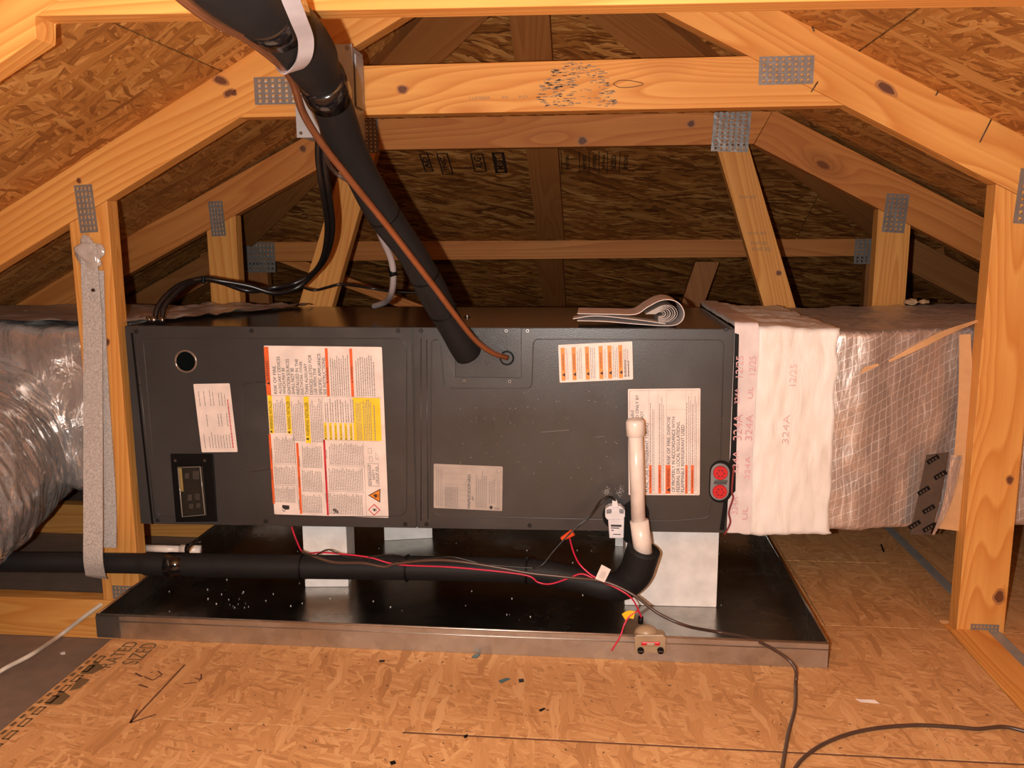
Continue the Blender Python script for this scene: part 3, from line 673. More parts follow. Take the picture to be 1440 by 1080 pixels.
# breaker window
bw = [F(*p) for p in ((240, 638), (300, 638), (306, 733), (248, 734))]
o = vslab('breaker_bezel', bw, UY-.003, .004, BLACK, dl, .0015); o['label'] = 'black bezel of the breaker window'
wn_ = [F(*p) for p in ((251, 655), (286, 655), (292, 724), (257, 725))]
o = vslab('breaker', wn_, UY-.0045, .002, flat('breaker_body', (.016, .014, .011), .4), dl, .0008)
cxw = [F(*p) for p in ((251, 655), (256, 655), (262, 722), (257, 723))]; vslab('brass_strip', [F(252, 657), F(257, 657), F(260, 690), F(255, 690)], UY-.0058, .001, flat('brass_strip', (.30, .22, .07), .35), dl)
for a_ in ((262, 664, 268, 672), (273, 661, 282, 673), (266, 694, 272, 703), (276, 693, 283, 702), (268, 707, 274, 714), (278, 706, 284, 713)):
    vslab('breaker_toggle', [F(a_[0], a_[1]), F(a_[2], a_[1]), F(a_[2], a_[3]), F(a_[0], a_[3])], UY-.0068, .002, flat('toggle', (.05, .045, .04), .3), dl, .0005)
path = [Vector((F(*p)[0], UY-.008, F(*p)[1])) for p in ((253, 656), (284, 655), (291, 722), (259, 725), (253, 656))]
tube('clear_cover_rim', path, .0014, flat('clear_rim', (.22, .20, .17), .12), dl, 6, 1)
disc('screw', (F(248, 647)[0], UY-.004, F(248, 647)[1]), .003, .002, (0, -1, 0), SCREWM, dl, 10); disc('screw', (F(289, 647)[0], UY-.004, F(289, 647)[1]), .003, .002, (0, -1, 0), SCREWM, dl, 10)
# refrigerant service plug plate
def pill(x, z, hw, hh, n=10):
    p = []
    for s_, c_ in ((1, hh-hw), (-1, -(hh-hw))):
        for i in range(n+1):
            a_ = math.pi*i/n + (0 if s_ > 0 else math.pi); p.append((x+hw*math.cos(a_), z+c_+hw*math.sin(a_)))
    return p
u, v = F(1012, 677)
vslab('plug_recess', pill(u+.002, v, .0215, .042), UY-.001, .002, BLACK, drp)
o = vslab('plug_plate', pill(u, v, .0175, .0365), UY-.004, .005, GREYL, drp, .001)
for dz in (.0185, -.0185):
    disc('plug_cap', (u, UY-.006, v+dz), .0135, .007, (0, -1, 0), RED, drp, 20, .001)
    for k in range(6): disc('plug_slot', (u+.0065*math.cos(k*1.05), UY-.0097, v+dz+.0065*math.sin(k*1.05)), .002, .0008, (0, -1, 0), flat('red_dark', (.25, .01, .02), .4), drp, 8)
vslab('plug_bridge', [(u-.012, v-.004), (u+.012, v-.004), (u+.014, v+.004), (u-.010, v+.003)], UY-.0065, .003, flat('bridge_grey', (.07, .08, .08), .4), drp, .001)
# black flanges round the two drain outlets, behind the switch and the riser
vslab('drain_outlet_flange', pill(F(893, 735)[0], F(893, 735)[1], .027, .046), UY-.002, .003, BLACK, drp, .001)
vslab('drain_outlet_flange', pill(F(866, 725)[0], F(866, 725)[1], .026, .027), UY-.0025, .003, BLACK, drp, .001)
# grommet of the liquid line
u, v = F(713, 503); o = disc('rubber_grommet', (u, UY-.002, v), .0135, .006, (0, -1, 0), flat('grommet', (.03, .03, .03), .35), ap, 24, .0015)
annulus('grommet_lip', (u, UY-.005, v), .0125, .0016, (0, -1, 0), BLACK, ap)
# screw heads and hardware on top
p = PZ(657, 446, UT); disc('screw', (p.x, p.y, UT+.003), .004, .006, (0, 0, 1), SCREWM, AH, 10); disc('screw_washer', (p.x, p.y, UT+.001), .007, .002, (0, 0, 1), SCREWM, AH, 14)
# scuffs of mastic
pr = Print(Matrix(FM), drp)
for k in range(60):
    for cx_, cy_ in ((854, 691), (872, 690)):
        u, v = F(cx_+random.gauss(0, 2.6), cy_+random.gauss(0, 3.6)); s_ = random.uniform(.0003, .0011); pr.poly([(u-s_, v-s_), (u+s_, v-s_*.6), (u+s_*.5, v+s_)], flat('scuff', (.42, .40, .38), .6), .0004)
for k in range(70):
    u, v = F(random.uniform(640, 900), random.uniform(550, 680)); s_ = random.uniform(.0003, .0008); pr.poly([(u-s_, v-s_), (u+s_*2, v-s_*.6), (u+s_*.5, v+s_)], flat('scuff', (.42, .40, .38), .6), .0004)
for x0, y0, x1, y1 in ((760, 608, 800, 605), (838, 615, 850, 614), (628, 500, 640, 530)):
    (a, b), (c, d) = F(x0, y0), F(x1, y1); pr.poly([(a, b), (c, d), (c, d+.0012), (a, b+.0009)], flat('scuff2', (.16, .15, .15), .5), .0004)
pr.done('scuff_mark')

# --- stickers: corners from the photo -> local frame with (0,0) at the lower left corner, photo pixels as units
def sticker(name, label, tl, tr, bl, mat, par, thick=.0003):
    TL, TR, BL = (Vector((F(*p)[0], F(*p)[1])) for p in (tl, tr, bl))
    W, H = (TR-TL).length, (TL-BL).length; ax = (TR-TL).normalized(); ay = Vector((-ax.y, ax.x)); sh = (TL-BL).dot(ax)/H
    M = frame((BL.x, UY-.0006, BL.y), (ax.x, 0, ax.y), (0, -1, 0)); Print.shear = sh
    r = .002; P = []
    for cx_, cy_, a0 in ((W-r, H-r, 0), (r, H-r, 90), (r, r, 180), (W-r, r, 270)):
        for k in range(4): a_ = R_(a0+k*30); P.append((cx_+r*math.cos(a_), cy_+r*math.sin(a_)))
    P = [(x+sh*y, y) for x, y in P]
    o = link(name, mesh_bm(prism_bm(P, thick)), mat, par, M); o['label'] = label
    return o, M, W, H
def noqr(*a): pass
# big warning sheet
o, M, W, H = sticker('warning_label', 'large white warning sheet with orange, yellow and red bands', (371, 486), (537, 488), (386, 723), PAPER, dl)
P_ = Print(M, o)
sx = lambda x: (x-48)/(706-48)*W         # x in the 4x zoom, along the top edge
def U(x, y): return (x-(48+(y-66)/(1016-66)*55))/(662)*W
def V(y): return (1022-y)/(1022-66)*H
def rc(x0, y0, x1, y1, mat, lift=.0004): ym = (y0+y1)/2; P_.rect(U(x0, ym), V(y1), U(x1, ym), V(y0), mat, lift)
def tx(s, x0, y0, x1, y1, mat=INK): ym = (y0+y1)/2; P_.text(s, U(x0, ym), V(y1), U(x1, ym), V(y0), mat, 90, .0007)
def ln(x0, y0, x1, y1, n, rag=.2): ym = (y0+y1)/2; P_.lines(U(x0, ym), V(y1), U(x1, ym), V(y0), n, INKG, 90, .42, rag)
def tri(x, y, s, mat=INK):
    u, v = U(x, y), V(y); k = s*W/662; P_.poly([(u-k, v), (u+k, v-k), (u+k, v+k)], mat, .0007)
rc(56, 72, 82, 340, ORG); tx('WARNING', 60, 150, 78, 262); tri(72, 273, 9)
for k, s in enumerate(('RISK OF FIRE.', 'AUXILIARY DEVICES', 'WHICH MAY BE', 'IGNITION SOURCES', 'SHALL NOT BE', 'INSTALLED IN THE', 'DUCTWORK, OTHER', 'THAN AUXILIARY', 'DEVICES LISTED FOR', 'USE WITH THE', 'SPECIFIC APPLIANCE.', 'SEE INSTRUCTIONS.')):
    x = 102+k*25.4; tx(s, x, 332-len(s)*12.2, x+18, 332)
rc(400, 76, 416, 340, ORG); rc(537, 76, 553, 340, ORG); tx('WARNING', 403, 180, 414, 250); tx('WARNING', 540, 175, 551, 245); tri(409, 262, 5); tri(547, 258, 5)
ln(424, 100, 532, 336, 9); ln(566, 100, 676, 336, 9)
rc(74, 340, 99, 555, LYEL); tx('WARNING: INSTALLER', 78, 370, 95, 530); tri(87, 545, 8)
rc(176, 342, 202, 556, LYEL); tx('WARNING: INSTALLER', 180, 372, 198, 530); tri(190, 546, 8)
rc(281, 344, 310, 606, LYEL); tx('WARNING: INSTALLER', 285, 376, 304, 565); tri(296, 582, 9)
ln(102, 350, 172, 550, 7); ln(206, 350, 276, 595, 7); ln(314, 350, 384, 600, 7)
for k in range(6):
    x = 392+k*29; rc(x, 488, x+16, 584, LYEL); tx('CAUTION', x+4, 505, x+13, 570); tri(x+8, 577, 5); ln(x+1, 352, x+26, 484, 2)
rc(556, 345, 712, 584, LYEL); ln(572, 352, 605, 580, 4, .1); ln(612, 352, 662, 580, 5, .1); ln(672, 380, 684, 580, 1, .1)
rc(84, 558, 97, 960, ORG); rc(242, 606, 256, 1014, ORG); rc(398, 584, 410, 1018, LRED)
for y in (680, 800, 930):
    tx('WARNING', 246, y, 254, y+60) if y > 640 else 0; tx('WARNING', 86, y-40, 95, y+20); tx('DANGER', 401, y-40, 409, y+10)
for x0, x1, ys in ((102, 232, (562, 728, 850, 956)), (262, 386, (612, 752, 890, 1012)), (416, 622, (592, 730, 878, 1016))):
    for y0, y1 in zip(ys, ys[1:]): ln(x0+4, y0+8, x1-4, y1-6, int((x1-x0)/10), .15)
for a_ in ((84, 341, 712, 342.5), (386, 584, 700, 585.5), (232, 728, 100, 729.5), (100, 850, 232, 851.5), (416, 730, 626, 731.5), (416, 878, 626, 879.5)): rc(*a_, INKG)
for x, y0, y1 in ((174, 560, 600), (626, 592, 1016), (386, 345, 606), (232, 600, 960)): rc(x, y0, x+1.6, y1, INKG)
ym = 777; P_.frame(U(645, ym), V(842), U(706, ym), V(712), .0006, INK, .0006)
for k, s in enumerate(('REFRIGERANT', 'SAFETY', 'GROUP A2L')): tx(s, 650+k*19, (718, 745, 726)[k], 664+k*19, (836, 806, 828)[k])
P_.poly([(U(646, 895), V(895)), (U(716, 935), V(935)), (U(716, 855), V(855))], INK, .0005); P_.poly([(U(655, 895), V(895)), (U(711, 926), V(926)), (U(711, 864), V(864))], ORG2, .0006)
def flame(x, y, s):
    k = s*W/662; u, v = U(x, y), V(y)
    P_.poly([(u+k*a_, v+k*b_) for a_, b_ in ((1, -.55), (1.0, .5), (.5, .95), (0, .6), (-.9, .9), (-.4, .25), (-1.3, -.1), (-.1, -.2), (-.3, -.8), (.4, -.95))], INK, .0008)
    P_.rect(u+k*1.3, v-k, u+k*1.55, v+k, INK, .0008)
flame(686, 896, 12)
P_.poly([(U(x, y), V(y)) for x, y in ((648, 978), (682, 1012), (718, 978), (682, 943))], LRED, .0005); P_.poly([(U(x, y), V(y)) for x, y in ((654, 978), (682, 1005), (711, 978), (682, 950))], PAPER, .0006); flame(682, 978, 9)
P_.frame(U(648, 655), V(702), U(668, 655), V(672), .0006, INKG); P_.frame(U(643, 655), V(655), U(664, 655), V(625), .0006, INKG)
P_.poly([(U(x, y), V(y)) for x, y in ((684, 648), (700, 668), (704, 690), (686, 686))], INKG, .0006); P_.poly([(U(x, y), V(y)) for x, y in ((686, 652), (699, 669), (702, 687), (688, 683))], PAPER, .0007)
P_.poly([(U(x, y), V(y)) for x, y in ((150, 965), (192, 968), (192, 990), (168, 994), (150, 982))], INK, .0006); P_.poly([(U(x, y), V(y)) for x, y in ((148, 985), (158, 998), (172, 1002), (156, 1004))], INK, .0006)
P_.poly([(U(x, y), V(y)) for x, y in ((440, 985), (456, 975), (476, 992), (480, 1008), (462, 1000), (448, 1010), (455, 996))], INK, .0006)
P_.done('print')
# wiring label
o, M, W, H = sticker('spec_label', 'small white leaning label above the breaker window', (272, 540), (323, 539), (284, 636), PAPER, dl)
P_ = Print(M, o)
for k, u0 in enumerate((.1, .24, .32, .40, .48, .56, .64, .72, .80)):
    for v0, v1 in ((.06, .30), (.38, .62), (.68, .92)):
        if random.random() < .8: P_.lines(W*u0, H*v0, W*(u0+.05), H*v1, 1, INKG, 90, .4, .3)
P_.lines(W*.86, H*.06, W*.93, H*.82, 1, INKR, 90, .5, .1); P_.done('print')
# amber band label
o, M, W, H = sticker('warning_label', 'white label with six vertical amber bands', (785, 485), (889, 480), (787, 538), PAPER, drp)
P_ = Print(M, o)
for k, x in enumerate((.03, .18, .36, .545, .665, .81)):
    P_.rect(W*x, H*.05, W*(x+.055), H*.92, ORG2, .0004); P_.text('WARNING', W*(x+.012), H*.32, W*(x+.043), H*.75, INK, 90); P_.poly([(W*(x+.008), H*.20), (W*(x+.05), H*.15), (W*(x+.05), H*.26)], INK, .0006)
    P_.lines(W*(x+.065), H*.08, W*(x+(.10 if k in (0, 3) else .14)), H*.92, 3, INKG, 90, .35, .2)
P_.lines(W*.88, H*.08, W*.97, H*.55, 2, INKG, 90, .35, .2); P_.done('print')
# right refrigerant label
o, M, W, H = sticker('warning_label', 'large white label behind the riser pipe with thin orange bands', (883, 547), (985, 546), (884, 696), PAPER, drp)
P_ = Print(M, o)
ux = lambda x: (x-532)/(973-532)*W
vy = lambda y: (975-y)/(975-332)*H
P_.frame(W*.02, H*.015, W*.98, H*.985, .0005, INKG)
def t2(s, x0, y0, x1, y1, mat=INK): P_.text(s, ux(x0), vy(y1), ux(x1), vy(y0), mat, 90)
t2('FLAMMABLE', 550, 458, 566, 590); t2('INSTALLED ONLY BY', 579, 366, 597, 620); t2('DO NOT', 608, 464, 626, 560); t2('PUNCTURE REFRIGERANT TUBING', 637, 535, 656, 955)
for x0, x1 in ((660, 676), (717, 734), (883, 898), (918, 936)):
    P_.rect(ux(x0), vy(966), ux(x1), vy(790), ORG, .0004); t2('WARNING', x0+4, 820, x1-4, 930); P_.lines(ux(x0+2), vy(786), ux(x1+2), vy(400), 1, INKG, 90, .3, .1); P_.lines(ux(x1+1), vy(950), ux(x1+20), vy(360), 2, INKG, 90, .35, .2)
P_.rect(ux(762), vy(966), ux(793), vy(790), ORG, .0004); t2('WARNING', 769, 812, 788, 925); P_.poly([(ux(768), vy(942)), (ux(790), vy(954)), (ux(790), vy(930))], INK, .0006)
t2('RISK OF FIRE. DISPOSE', 772, 498, 790, 785); t2('OF PROPERLY IN ACCORDANCE WITH', 800, 500, 820, 955); t2('FEDERAL OR LOCAL REGULATIONS.', 829, 527, 849, 955); t2('FLAMMABLE REFRIGERANT USED', 857, 548, 877, 955)
for x in (660, 716, 768, 885, 918): P_.rect(ux(x), vy(790), ux(x)+.0003, vy(340), INKG, .0004)
P_.rect(ux(768), vy(456), ux(884), vy(455), INKG, .0005); P_.done('print')
# grey data plate
o, M, W, H = sticker('data_label', 'silver grey data label low on the right door', (610, 652), (707, 656), (610, 714), PAPERG, drp)
P_ = Print(M, o)
P_.text('MINIMUM ROOM AREA', W*.495, H*.03, W*.54, H*.80, INK, 90); P_.text('or', W*.56, H*.22, W*.585, H*.31, INK, 90)
P_.lines(W*.03, H*.05, W*.14, H*.95, 4, INKG, 90, .4, .1); P_.lines(W*.16, H*.03, W*.36, H*.50, 8, INKG, 90, .6, .02)
for k in range(14): P_.rect(W*(.16+k*.024), H*.03, W*(.16+k*.024)+.0003, H*.96, INKG, .0005)
for k in range(7): P_.rect(W*.16, H*(.2+k*.12), W*.49, H*(.2+k*.12)+.0004, INKG, .0006)
P_.lines(W*.61, H*.05, W*.78, H*.92, 6, INKG, 90, .5, .3); P_.lines(W*.80, H*.16, W*.90, H*.75, 3, INKG, 90, .5, .3); P_.lines(W*.92, H*.1, W*.97, H*.7, 2, INKG, 90, .4, .2)
P_.frame(W*.91, H*.85, W*.98, H*.96, .0008, INKG); P_.poly([(W*.84, H*.02), (W*.87, H*.07), (W*.84, H*.12), (W*.81, H*.07)], INK, .0006); P_.rect(W*.89, H*.02, W*.97, H*.08, INKG, .0005)
P_.done('print')

# ------------------------------------------------------------------ supply plenum on the right
def fbm(p, s=1.0): return noise.noise(Vector(p)*s)
def duct_surface(x0, x1, y0f, y1, z0, z1, grow, rnd, nu, nv, name, mat, parent, edge=None, wr=.005, xend=None, thick=0, cover=None):
    """rounded box section swept along x; wrinkled. y0f(x)=front y"""
    bm = bmesh.new(); grid = []
    def section(x, t):
        yf, yb = y0f(x)-grow, y1(x)+grow; zb, zt = z0-grow, z1(x)+grow; r = rnd
        per = [(yf, zb+r, yf, zt-r), (yf+r, zt, yb-r, zt), (yb, zt-r, yb, zb+r), (yb-r, zb, yf+r, zb)]
        q = t*4; i = int(q) % 4; f = q-int(q)
        a = per[i]; nxt = per[(i+1) % 4]
        if f < .8: k = f/.8; return Vector((x, a[0]+(a[2]-a[0])*k, a[1]+(a[3]-a[1])*k))
        k = (f-.8)/.2; c = [(yf, zt), (yb, zt), (yb, zb), (yf, zb)][i]
        A = Vector((a[2], a[3])); C = Vector(c); B = Vector((nxt[0], nxt[1])); p = A*(1-k)**2+C*2*k*(1-k)+B*k*k
        return Vector((x, p.x, p.y))
    t0, t1 = cover or (0, 1)
    for i in range(nu+1):
        row = []
        for j in range(nv + (1 if cover else 0)):
            t = t0+(t1-t0)*j/nv; a, b = x0, x1
            if edge: a, b = edge(t)
            x = a+(b-a)*i/nu; p = section(x, t)
            cy, cz = (y0f(x)+y1(x))/2, (z0+z1(x))/2; n_ = Vector((0, p.y-cy, p.z-cz)).normalized()
            k = .9*fbm((p.x*1.0, p.y, p.z*.35), 22)+.5*fbm((p.x*1.4, p.y, p.z*.5), 55)+.5*fbm(p, 7)
            p = p+n_*wr*k
            row.append(bm.verts.new(p))
        grid.append(row)
    m = len(grid[0]); rng = range(m) if not cover else range(m-1)
    for i in range(nu):
        for j in rng: bm.faces.new((grid[i][j], grid[i+1][j], grid[i+1][(j+1) % m], grid[i][(j+1) % m]))
    if not cover: bm.faces.new(grid[0]); bm.faces.new(grid[-1][::-1])
    bmesh.ops.recalc_face_normals(bm, faces=bm.faces[:])
    return link(name, mesh_bm(bm, True), mat, parent)
SPL = thing('supply_plenum', 'foil-wrapped supply plenum joined to the right end of the air handler', 'duct', (.75, 1.9, .19))
syf = lambda x: 1.602 if x < .5 else 1.602+min(1, (x-.5)/.19)*.056
syb = lambda x: 2.15+.05*max(0, min(1, (x-.4)*5))+.004*math.sin(x*14)
szt = lambda x: .583+.004*math.sin(x*9)
duct_surface(.262, 1.75, syf, syb, .196, szt, 0, .014, 130, 150, 'foil_jacket', FOILS, SPL, None, .007)
mred = lambda t: (.262, .448+.012*fbm((t*9, 3, 1), 1)+.010*fbm((t*33, 1, 5), 1)+(.0 if t < .22 else .0))
mb = duct_surface(.262, .44, syf, syb, .192, szt, .006, .014, 34, 200, 'mastic_band', MASTIC, SPL, mred, .006)
mb['label'] = 'white brushed mastic band over the joint'
# joint tape with its red print, on front and top
tp = duct_surface(.258, .300, syf, syb, .192, szt, .0115, .010, 8, 60, 'joint_tape', TAPEW, SPL, lambda t: (.258, .302+.003*fbm((t*20, 0, 0), 1)), .002, cover=(0, .45))
tp['label'] = 'white joint tape with pale red print'
pr = Print(frame((0, 1.588-.0026, 0), (1, 0, 0), (0, -1, 0)), tp)
for x, z0, z1, s, wd in ((.262, .375, .425, '324A', .016), (.284, .375, .425, '324A', .013), (.262, .495, .535, '12/25', .013), (.286, .500, .535, '12/25', .012), (.262, .445, .475, '324A', .009), (.286, .455, .478, 'UL', .009), (.264, .23, .265, '324A', .012), (.286, .30, .345, '324A', .010), (.263, .31, .355, '324A', .011), (.285, .22, .245, 'UL', .010)):
    pr.text(s, x, z0, x+wd, z1, flat('pale_red_ink', (.68, .38, .40), .5), 90, .0002)
pr.done('print')
pr = Print(frame((0, 1.5902-.004, 0), (1, 0, 0), (0, -1, 0)), mb)
for x, z0, z1, s in ((.352, .37, .425, '324A'), (.36, .48, .52, '12/25')): pr.text(s, x, z0, x+.012, z1, flat('faint_ink', (.72, .55, .52), .5), 90, .0002)
pr.done('print')
vslab('black_sealant', [F(1033, 468), F(1039, 470), F(1037, 560), F(1034, 690), F(1024, 700), F(1018, 745), F(1012, 745), F(1027, 640)], 1.5895, .004, BLACK, SPL)
tube('red_sealant_edge', [PY(x, y, 1.585) for x, y in ((1032, 655), (1029, 690), (1031, 700), (1025, 720), (1027, 735), (1019, 752))], .0018, flat('dark_red', (.25, .03, .03), .5), SPL, 6, 4)
# torn kraft strip across the jacket
k1 = slab('kraft_tear', [PY(1208, 527, 1.589), PY(1216, 516, 1.589), PY(1235, 511, 1.589), PY(1236, 514, 1.589)], .001, (1, 0, 0), (0, -1, 0), KRAFT, SPL)
ribbon('kraft_tear', [PY(1250, 508, 1.590), PY(1290, 488, 1.590), PY(1330, 468, 1.600), PY(1378, 450, 1.63)], (0, 0, 1), lambda t: .004+.008*math.sin(t*math.pi), .0008, KRAFT, SPL)
# printed dark film strip low on the jacket
def yq(x): return syf(x)-.008
flm = flat('printed_film', (.10, .085, .075), .22, .4, .8, 1, 60)
fs = slab('printed_film', [PY(x, y, 1.618) for x, y in ((1303, 640), (1333, 636), (1322, 700), (1308, 752), (1279, 752), (1291, 700))], .002, (1, 0, 0), (0, -1, 0), flm, SPL)
fs['label'] = 'dark printed film with black logo blocks'
pr = Print(frame((0, 1.618, 0), (1, 0, 0), (0, -1, 0)), fs)
for x, y in ((1312, 646), (1322, 668), (1299, 690), (1306, 716), (1286, 738), (1306, 742)):
    a = PY(x, y, 1.618); c_, s_ = math.cos(R_(35)), math.sin(R_(35))
    pr.poly([(a.x+(p*c_-q*s_), a.z+(p*s_+q*c_)) for p, q in ((-.012, -.0045), (.012, -.0045), (.012, .0045), (-.012, .0045))], BLACK, .0004)
    for k in range(3): pr.poly([(a.x+(p*c_-q*s_), a.z+(p*s_+q*c_)) for p, q in ((-.008+k*.006, -.003), (-.005+k*.006, -.003), (-.005+k*.006, .0015), (-.008+k*.006, .0015))], flm, .0006)
pr.done('print')
ribbon('loose_foil_edge', [PY(1345, 640, 1.61), PY(1336, 690, 1.612), PY(1325, 725, 1.613), PY(1312, 752, 1.62)], (1, 0, 0), lambda t: .018*(1-t)+.004, .001, FOIL, SPL)
ribbon('kraft_flap', [PY(1357, 470, 1.635), PY(1358, 560, 1.63), PY(1352, 660, 1.628), PY(1335, 745, 1.63)], (1, 0, 0), lambda t: .02+.02*t, .001, KRAFT, SPL)
for k, (x, y) in enumerate(((1283, 404), (1300, 409))):
    p = PY(x, y+4, 2.17); bm = bmesh.new(); bmesh.ops.create_icosphere(bm, subdivisions=3, radius=.016-k*.004)
    for v in bm.verts: v.co *= 1+.5*noise.noise(v.co*110+Vector((k, 0, 0))); v.co.z *= .45
    tag(link('fibre_tuft', mesh_bm(bm, True), FIBRE, None, Matrix.Translation((p.x, p.y, .594))), ('larger' if k == 0 else 'smaller')+' tan insulation tuft lying on top of the foil plenum', 'insulation tuft', 'insulation tufts on the plenum')

# ------------------------------------------------------------------ return plenum and flexible duct on the left
RPL = thing('return_plenum', 'foil and grey film covered return plenum at the left end of the air handler', 'duct', (-1.35, 1.9, .19))
duct_surface(-2.05, -.935, lambda x: 1.74+.02*math.sin(x*7), lambda x: 2.12, .20, lambda x: .574+.006*math.sin(x*12), 0, .03, 90, 110, 'foil_jacket', FOIL, RPL, None, .012)
# grey film wrapped over the cabinet's left end
bm = bmesh.new(); NX, NY = 40, 24; gridv = []
for i in range(NX+1):
    row = []
    for j in range(NY+1):
        v_ = j/NY; xr = -.925+(.02+.20*v_**.8)*1.0; x = -.99+(xr+.99)*i/NX; y = UY+.03+v_*.46
        z = UT+.004+.012*abs(fbm((x, y, 0), 22))+.003*abs(fbm((x, y, 4), 80)); row.append(bm.verts.new((x, y, z)))
    gridv.append(row)
for i in range(NX):
    for j in range(NY): bm.faces.new((gridv[i][j], gridv[i+1][j], gridv[i+1][j+1], gridv[i][j+1]))
o = link('film_wrap', mesh_bm(bm, True), WRAP, RPL); o['label'] = 'crumpled grey film lapping over the cabinet top'
bm = bmesh.new(); gridv = []
for i in range(61):
    row = []
    for j in range(25):
        x = -2.05+1.10*i/60; y = 1.69+.42*j/24; z = .583+.008*abs(fbm((x, y, 0), 14))+.004*abs(fbm((x, y, 4), 50)); row.append(bm.verts.new((x, y, z)))
    gridv.append(row)
for i in range(60):
    for j in range(24): bm.faces.new((gridv[i][j], gridv[i+1][j], gridv[i+1][j+1], gridv[i][j+1]))
link('film_wrap', mesh_bm(bm, True), WRAP, RPL)
p = PY(232, 448, 1.66)
for k, (dx, dy, r) in enumerate(((-.012, 0, .007), (.0, -.006, .008), (.012, .0, .007), (.02, -.01, .005))):
    disc('connector_nut', (p.x-.01+dx, 1.64+dy, UT+.008), r, .014, (0, 0, 1), SCREWM, AH, 6, .001)
FD = thing('flexible_duct', 'big round silver flexible duct bending away at the left edge', 'duct', (-1.4, 1.8, .1))
fpath = [PY(75, 545, 2.02), PY(40, 580, 1.90), PY(2, 608, 1.78), PY(-50, 648, 1.64), PY(-105, 690, 1.50), PY(-190, 750, 1.36), PY(-330, 830, 1.22)]
def fn(t, a): return 1+.008*math.sin(t*230)+.045*fbm((math.cos(a)*1.3, math.sin(a)*1.3, t*9), 2.2)+.02*fbm((math.cos(a), math.sin(a), t*30), 6)
me = mesh_bm(sweep_bm(catmull(fpath, 40), .200, 110, True, None, fn), True); o = link('foil_sleeve', me, FOIL, FD)

# ------------------------------------------------------------------ condensate drain pipe with its riser
DP = thing('drain_pipe', 'black foam-insulated drain pipe running along the front of the pan up to an elbow', 'pipe', (-.3, 1.53, .11))
pz = [PY(x, y, 1.535) for x, y in ((-60, 790), (60, 791), (180, 792), (250, 794), (430, 797), (600, 799), (740, 803), (800, 812), (850, 824))]
el = [PY(876, 822, 1.53), PY(893, 806, 1.525), PY(900, 788, 1.52), PY(905, 772, 1.515)]
rr_ = lambda t: .0215 if t < .28 else .0215+.004*min(1, (t-.28)*6)
path = catmull(pz+el, 10)
tube('foam_sleeve', [p for p in path], lambda t: .0205 if t < .2 else (.0235 if t < .62 else .0235+.008*min(1, (t-.62)/.2)), FOAM, DP, 28, 1)
def collar_at(x, y, r, ln_, mat, name, par, Y=1.535, ax=(1, 0, 0)):
    p = PY(x, y, Y); return disc(name, p, r, ln_, ax, mat, par, 28, .0006)
o = collar_at(248, 794, .0245, .036, TAPE, 'tape_wrap', DP); o['label'] = 'glossy black tape round the joint'
tube('cable_tie', [PY(x, y, 1.515) for x, y in ((262, 776), (270, 765), (283, 762))], .003, TAPE, DP, 6, 4)
for x, y, r in ((426, 797, .0248), (573, 799, .0250), (741, 802, .0262)):
    p = PY(x, y, 1.535); annulus('cable_tie', p, r, .0018, (1, 0, 0), BLACK, DP)
p = PY(741, 786, 1.515); box('tie_head', tuple(p), (.005, .005, .008), BLACK, DP, .001)
PR = thing('riser_pipe', 'capped white pvc riser standing in the black foam elbow', 'pipe', tuple(PY(905, 775, 1.515)))
a, b, c, d = PY(905, 782, 1.515), PY(899, 732, 1.515), PY(898, 738, 1.515), PY(893, 596, 1.505)
tube('coupling', [a, b+(a-b)*.0], .0172, PVC, PR, 28, 1); tube('pipe', [c, d], .0130, PVC, PR, 28, 1)
top = PY(892, 589, 1.505); dv = (d-c).normalized()
me = mesh_bm(sweep_bm([d-dv*.022, d-dv*.021, d+dv*.004, d+dv*.008, d+dv*.0095], lambda t: (.0152, .0165, .0165, .0140, .006)[round(t*4)], 28), True); link('cap', me, PVC, PR)
# float switch
FS = thing('float_switch', 'clear white float switch hanging left of the riser pipe', 'switch', tuple(PY(866, 755, 1.56)))
FY = 1.56
def fp(*pts, name, t, mat, Y=FY): return slab(name, [PY(x, y, Y) for x, y in pts], t, (1, 0, 0), (0, -1, 0), mat, FS, .0015)
fp((855, 729), (878, 729), (877, 757), (857, 757), name='body', t=.022, mat=PLAST)
fp((851, 716), (857, 712), (873, 712), (879, 718), (879, 727), (876, 731), (854, 731), (851, 727), name='housing', t=.02, mat=PLAST, Y=FY-.003)
fp((861, 704), (868, 704), (870, 714), (860, 714), name='cable_boot', t=.010, mat=PLAST, Y=FY-.006)
fp((853, 717), (860, 716), (860, 722), (853, 723), name='clip', t=.004, mat=GREYL, Y=FY-.006); fp((871, 716), (877, 717), (877, 723), (871, 722), name='clip', t=.004, mat=GREYL, Y=FY-.006)
pr = Print(frame((0, FY, 0), (1, 0, 0), (0, -1, 0)), FS)
for x0, y0, x1, y1 in ((859, 738, 874, 740.5), (859, 742, 871, 743), (860, 745, 863, 746.5), (862, 751, 873, 751.8)):
    a, b = PY(x0, y1, FY), PY(x1, y0, FY); pr.rect(a.x, a.z, b.x, b.z, INK, .0004)
pr.done('print')
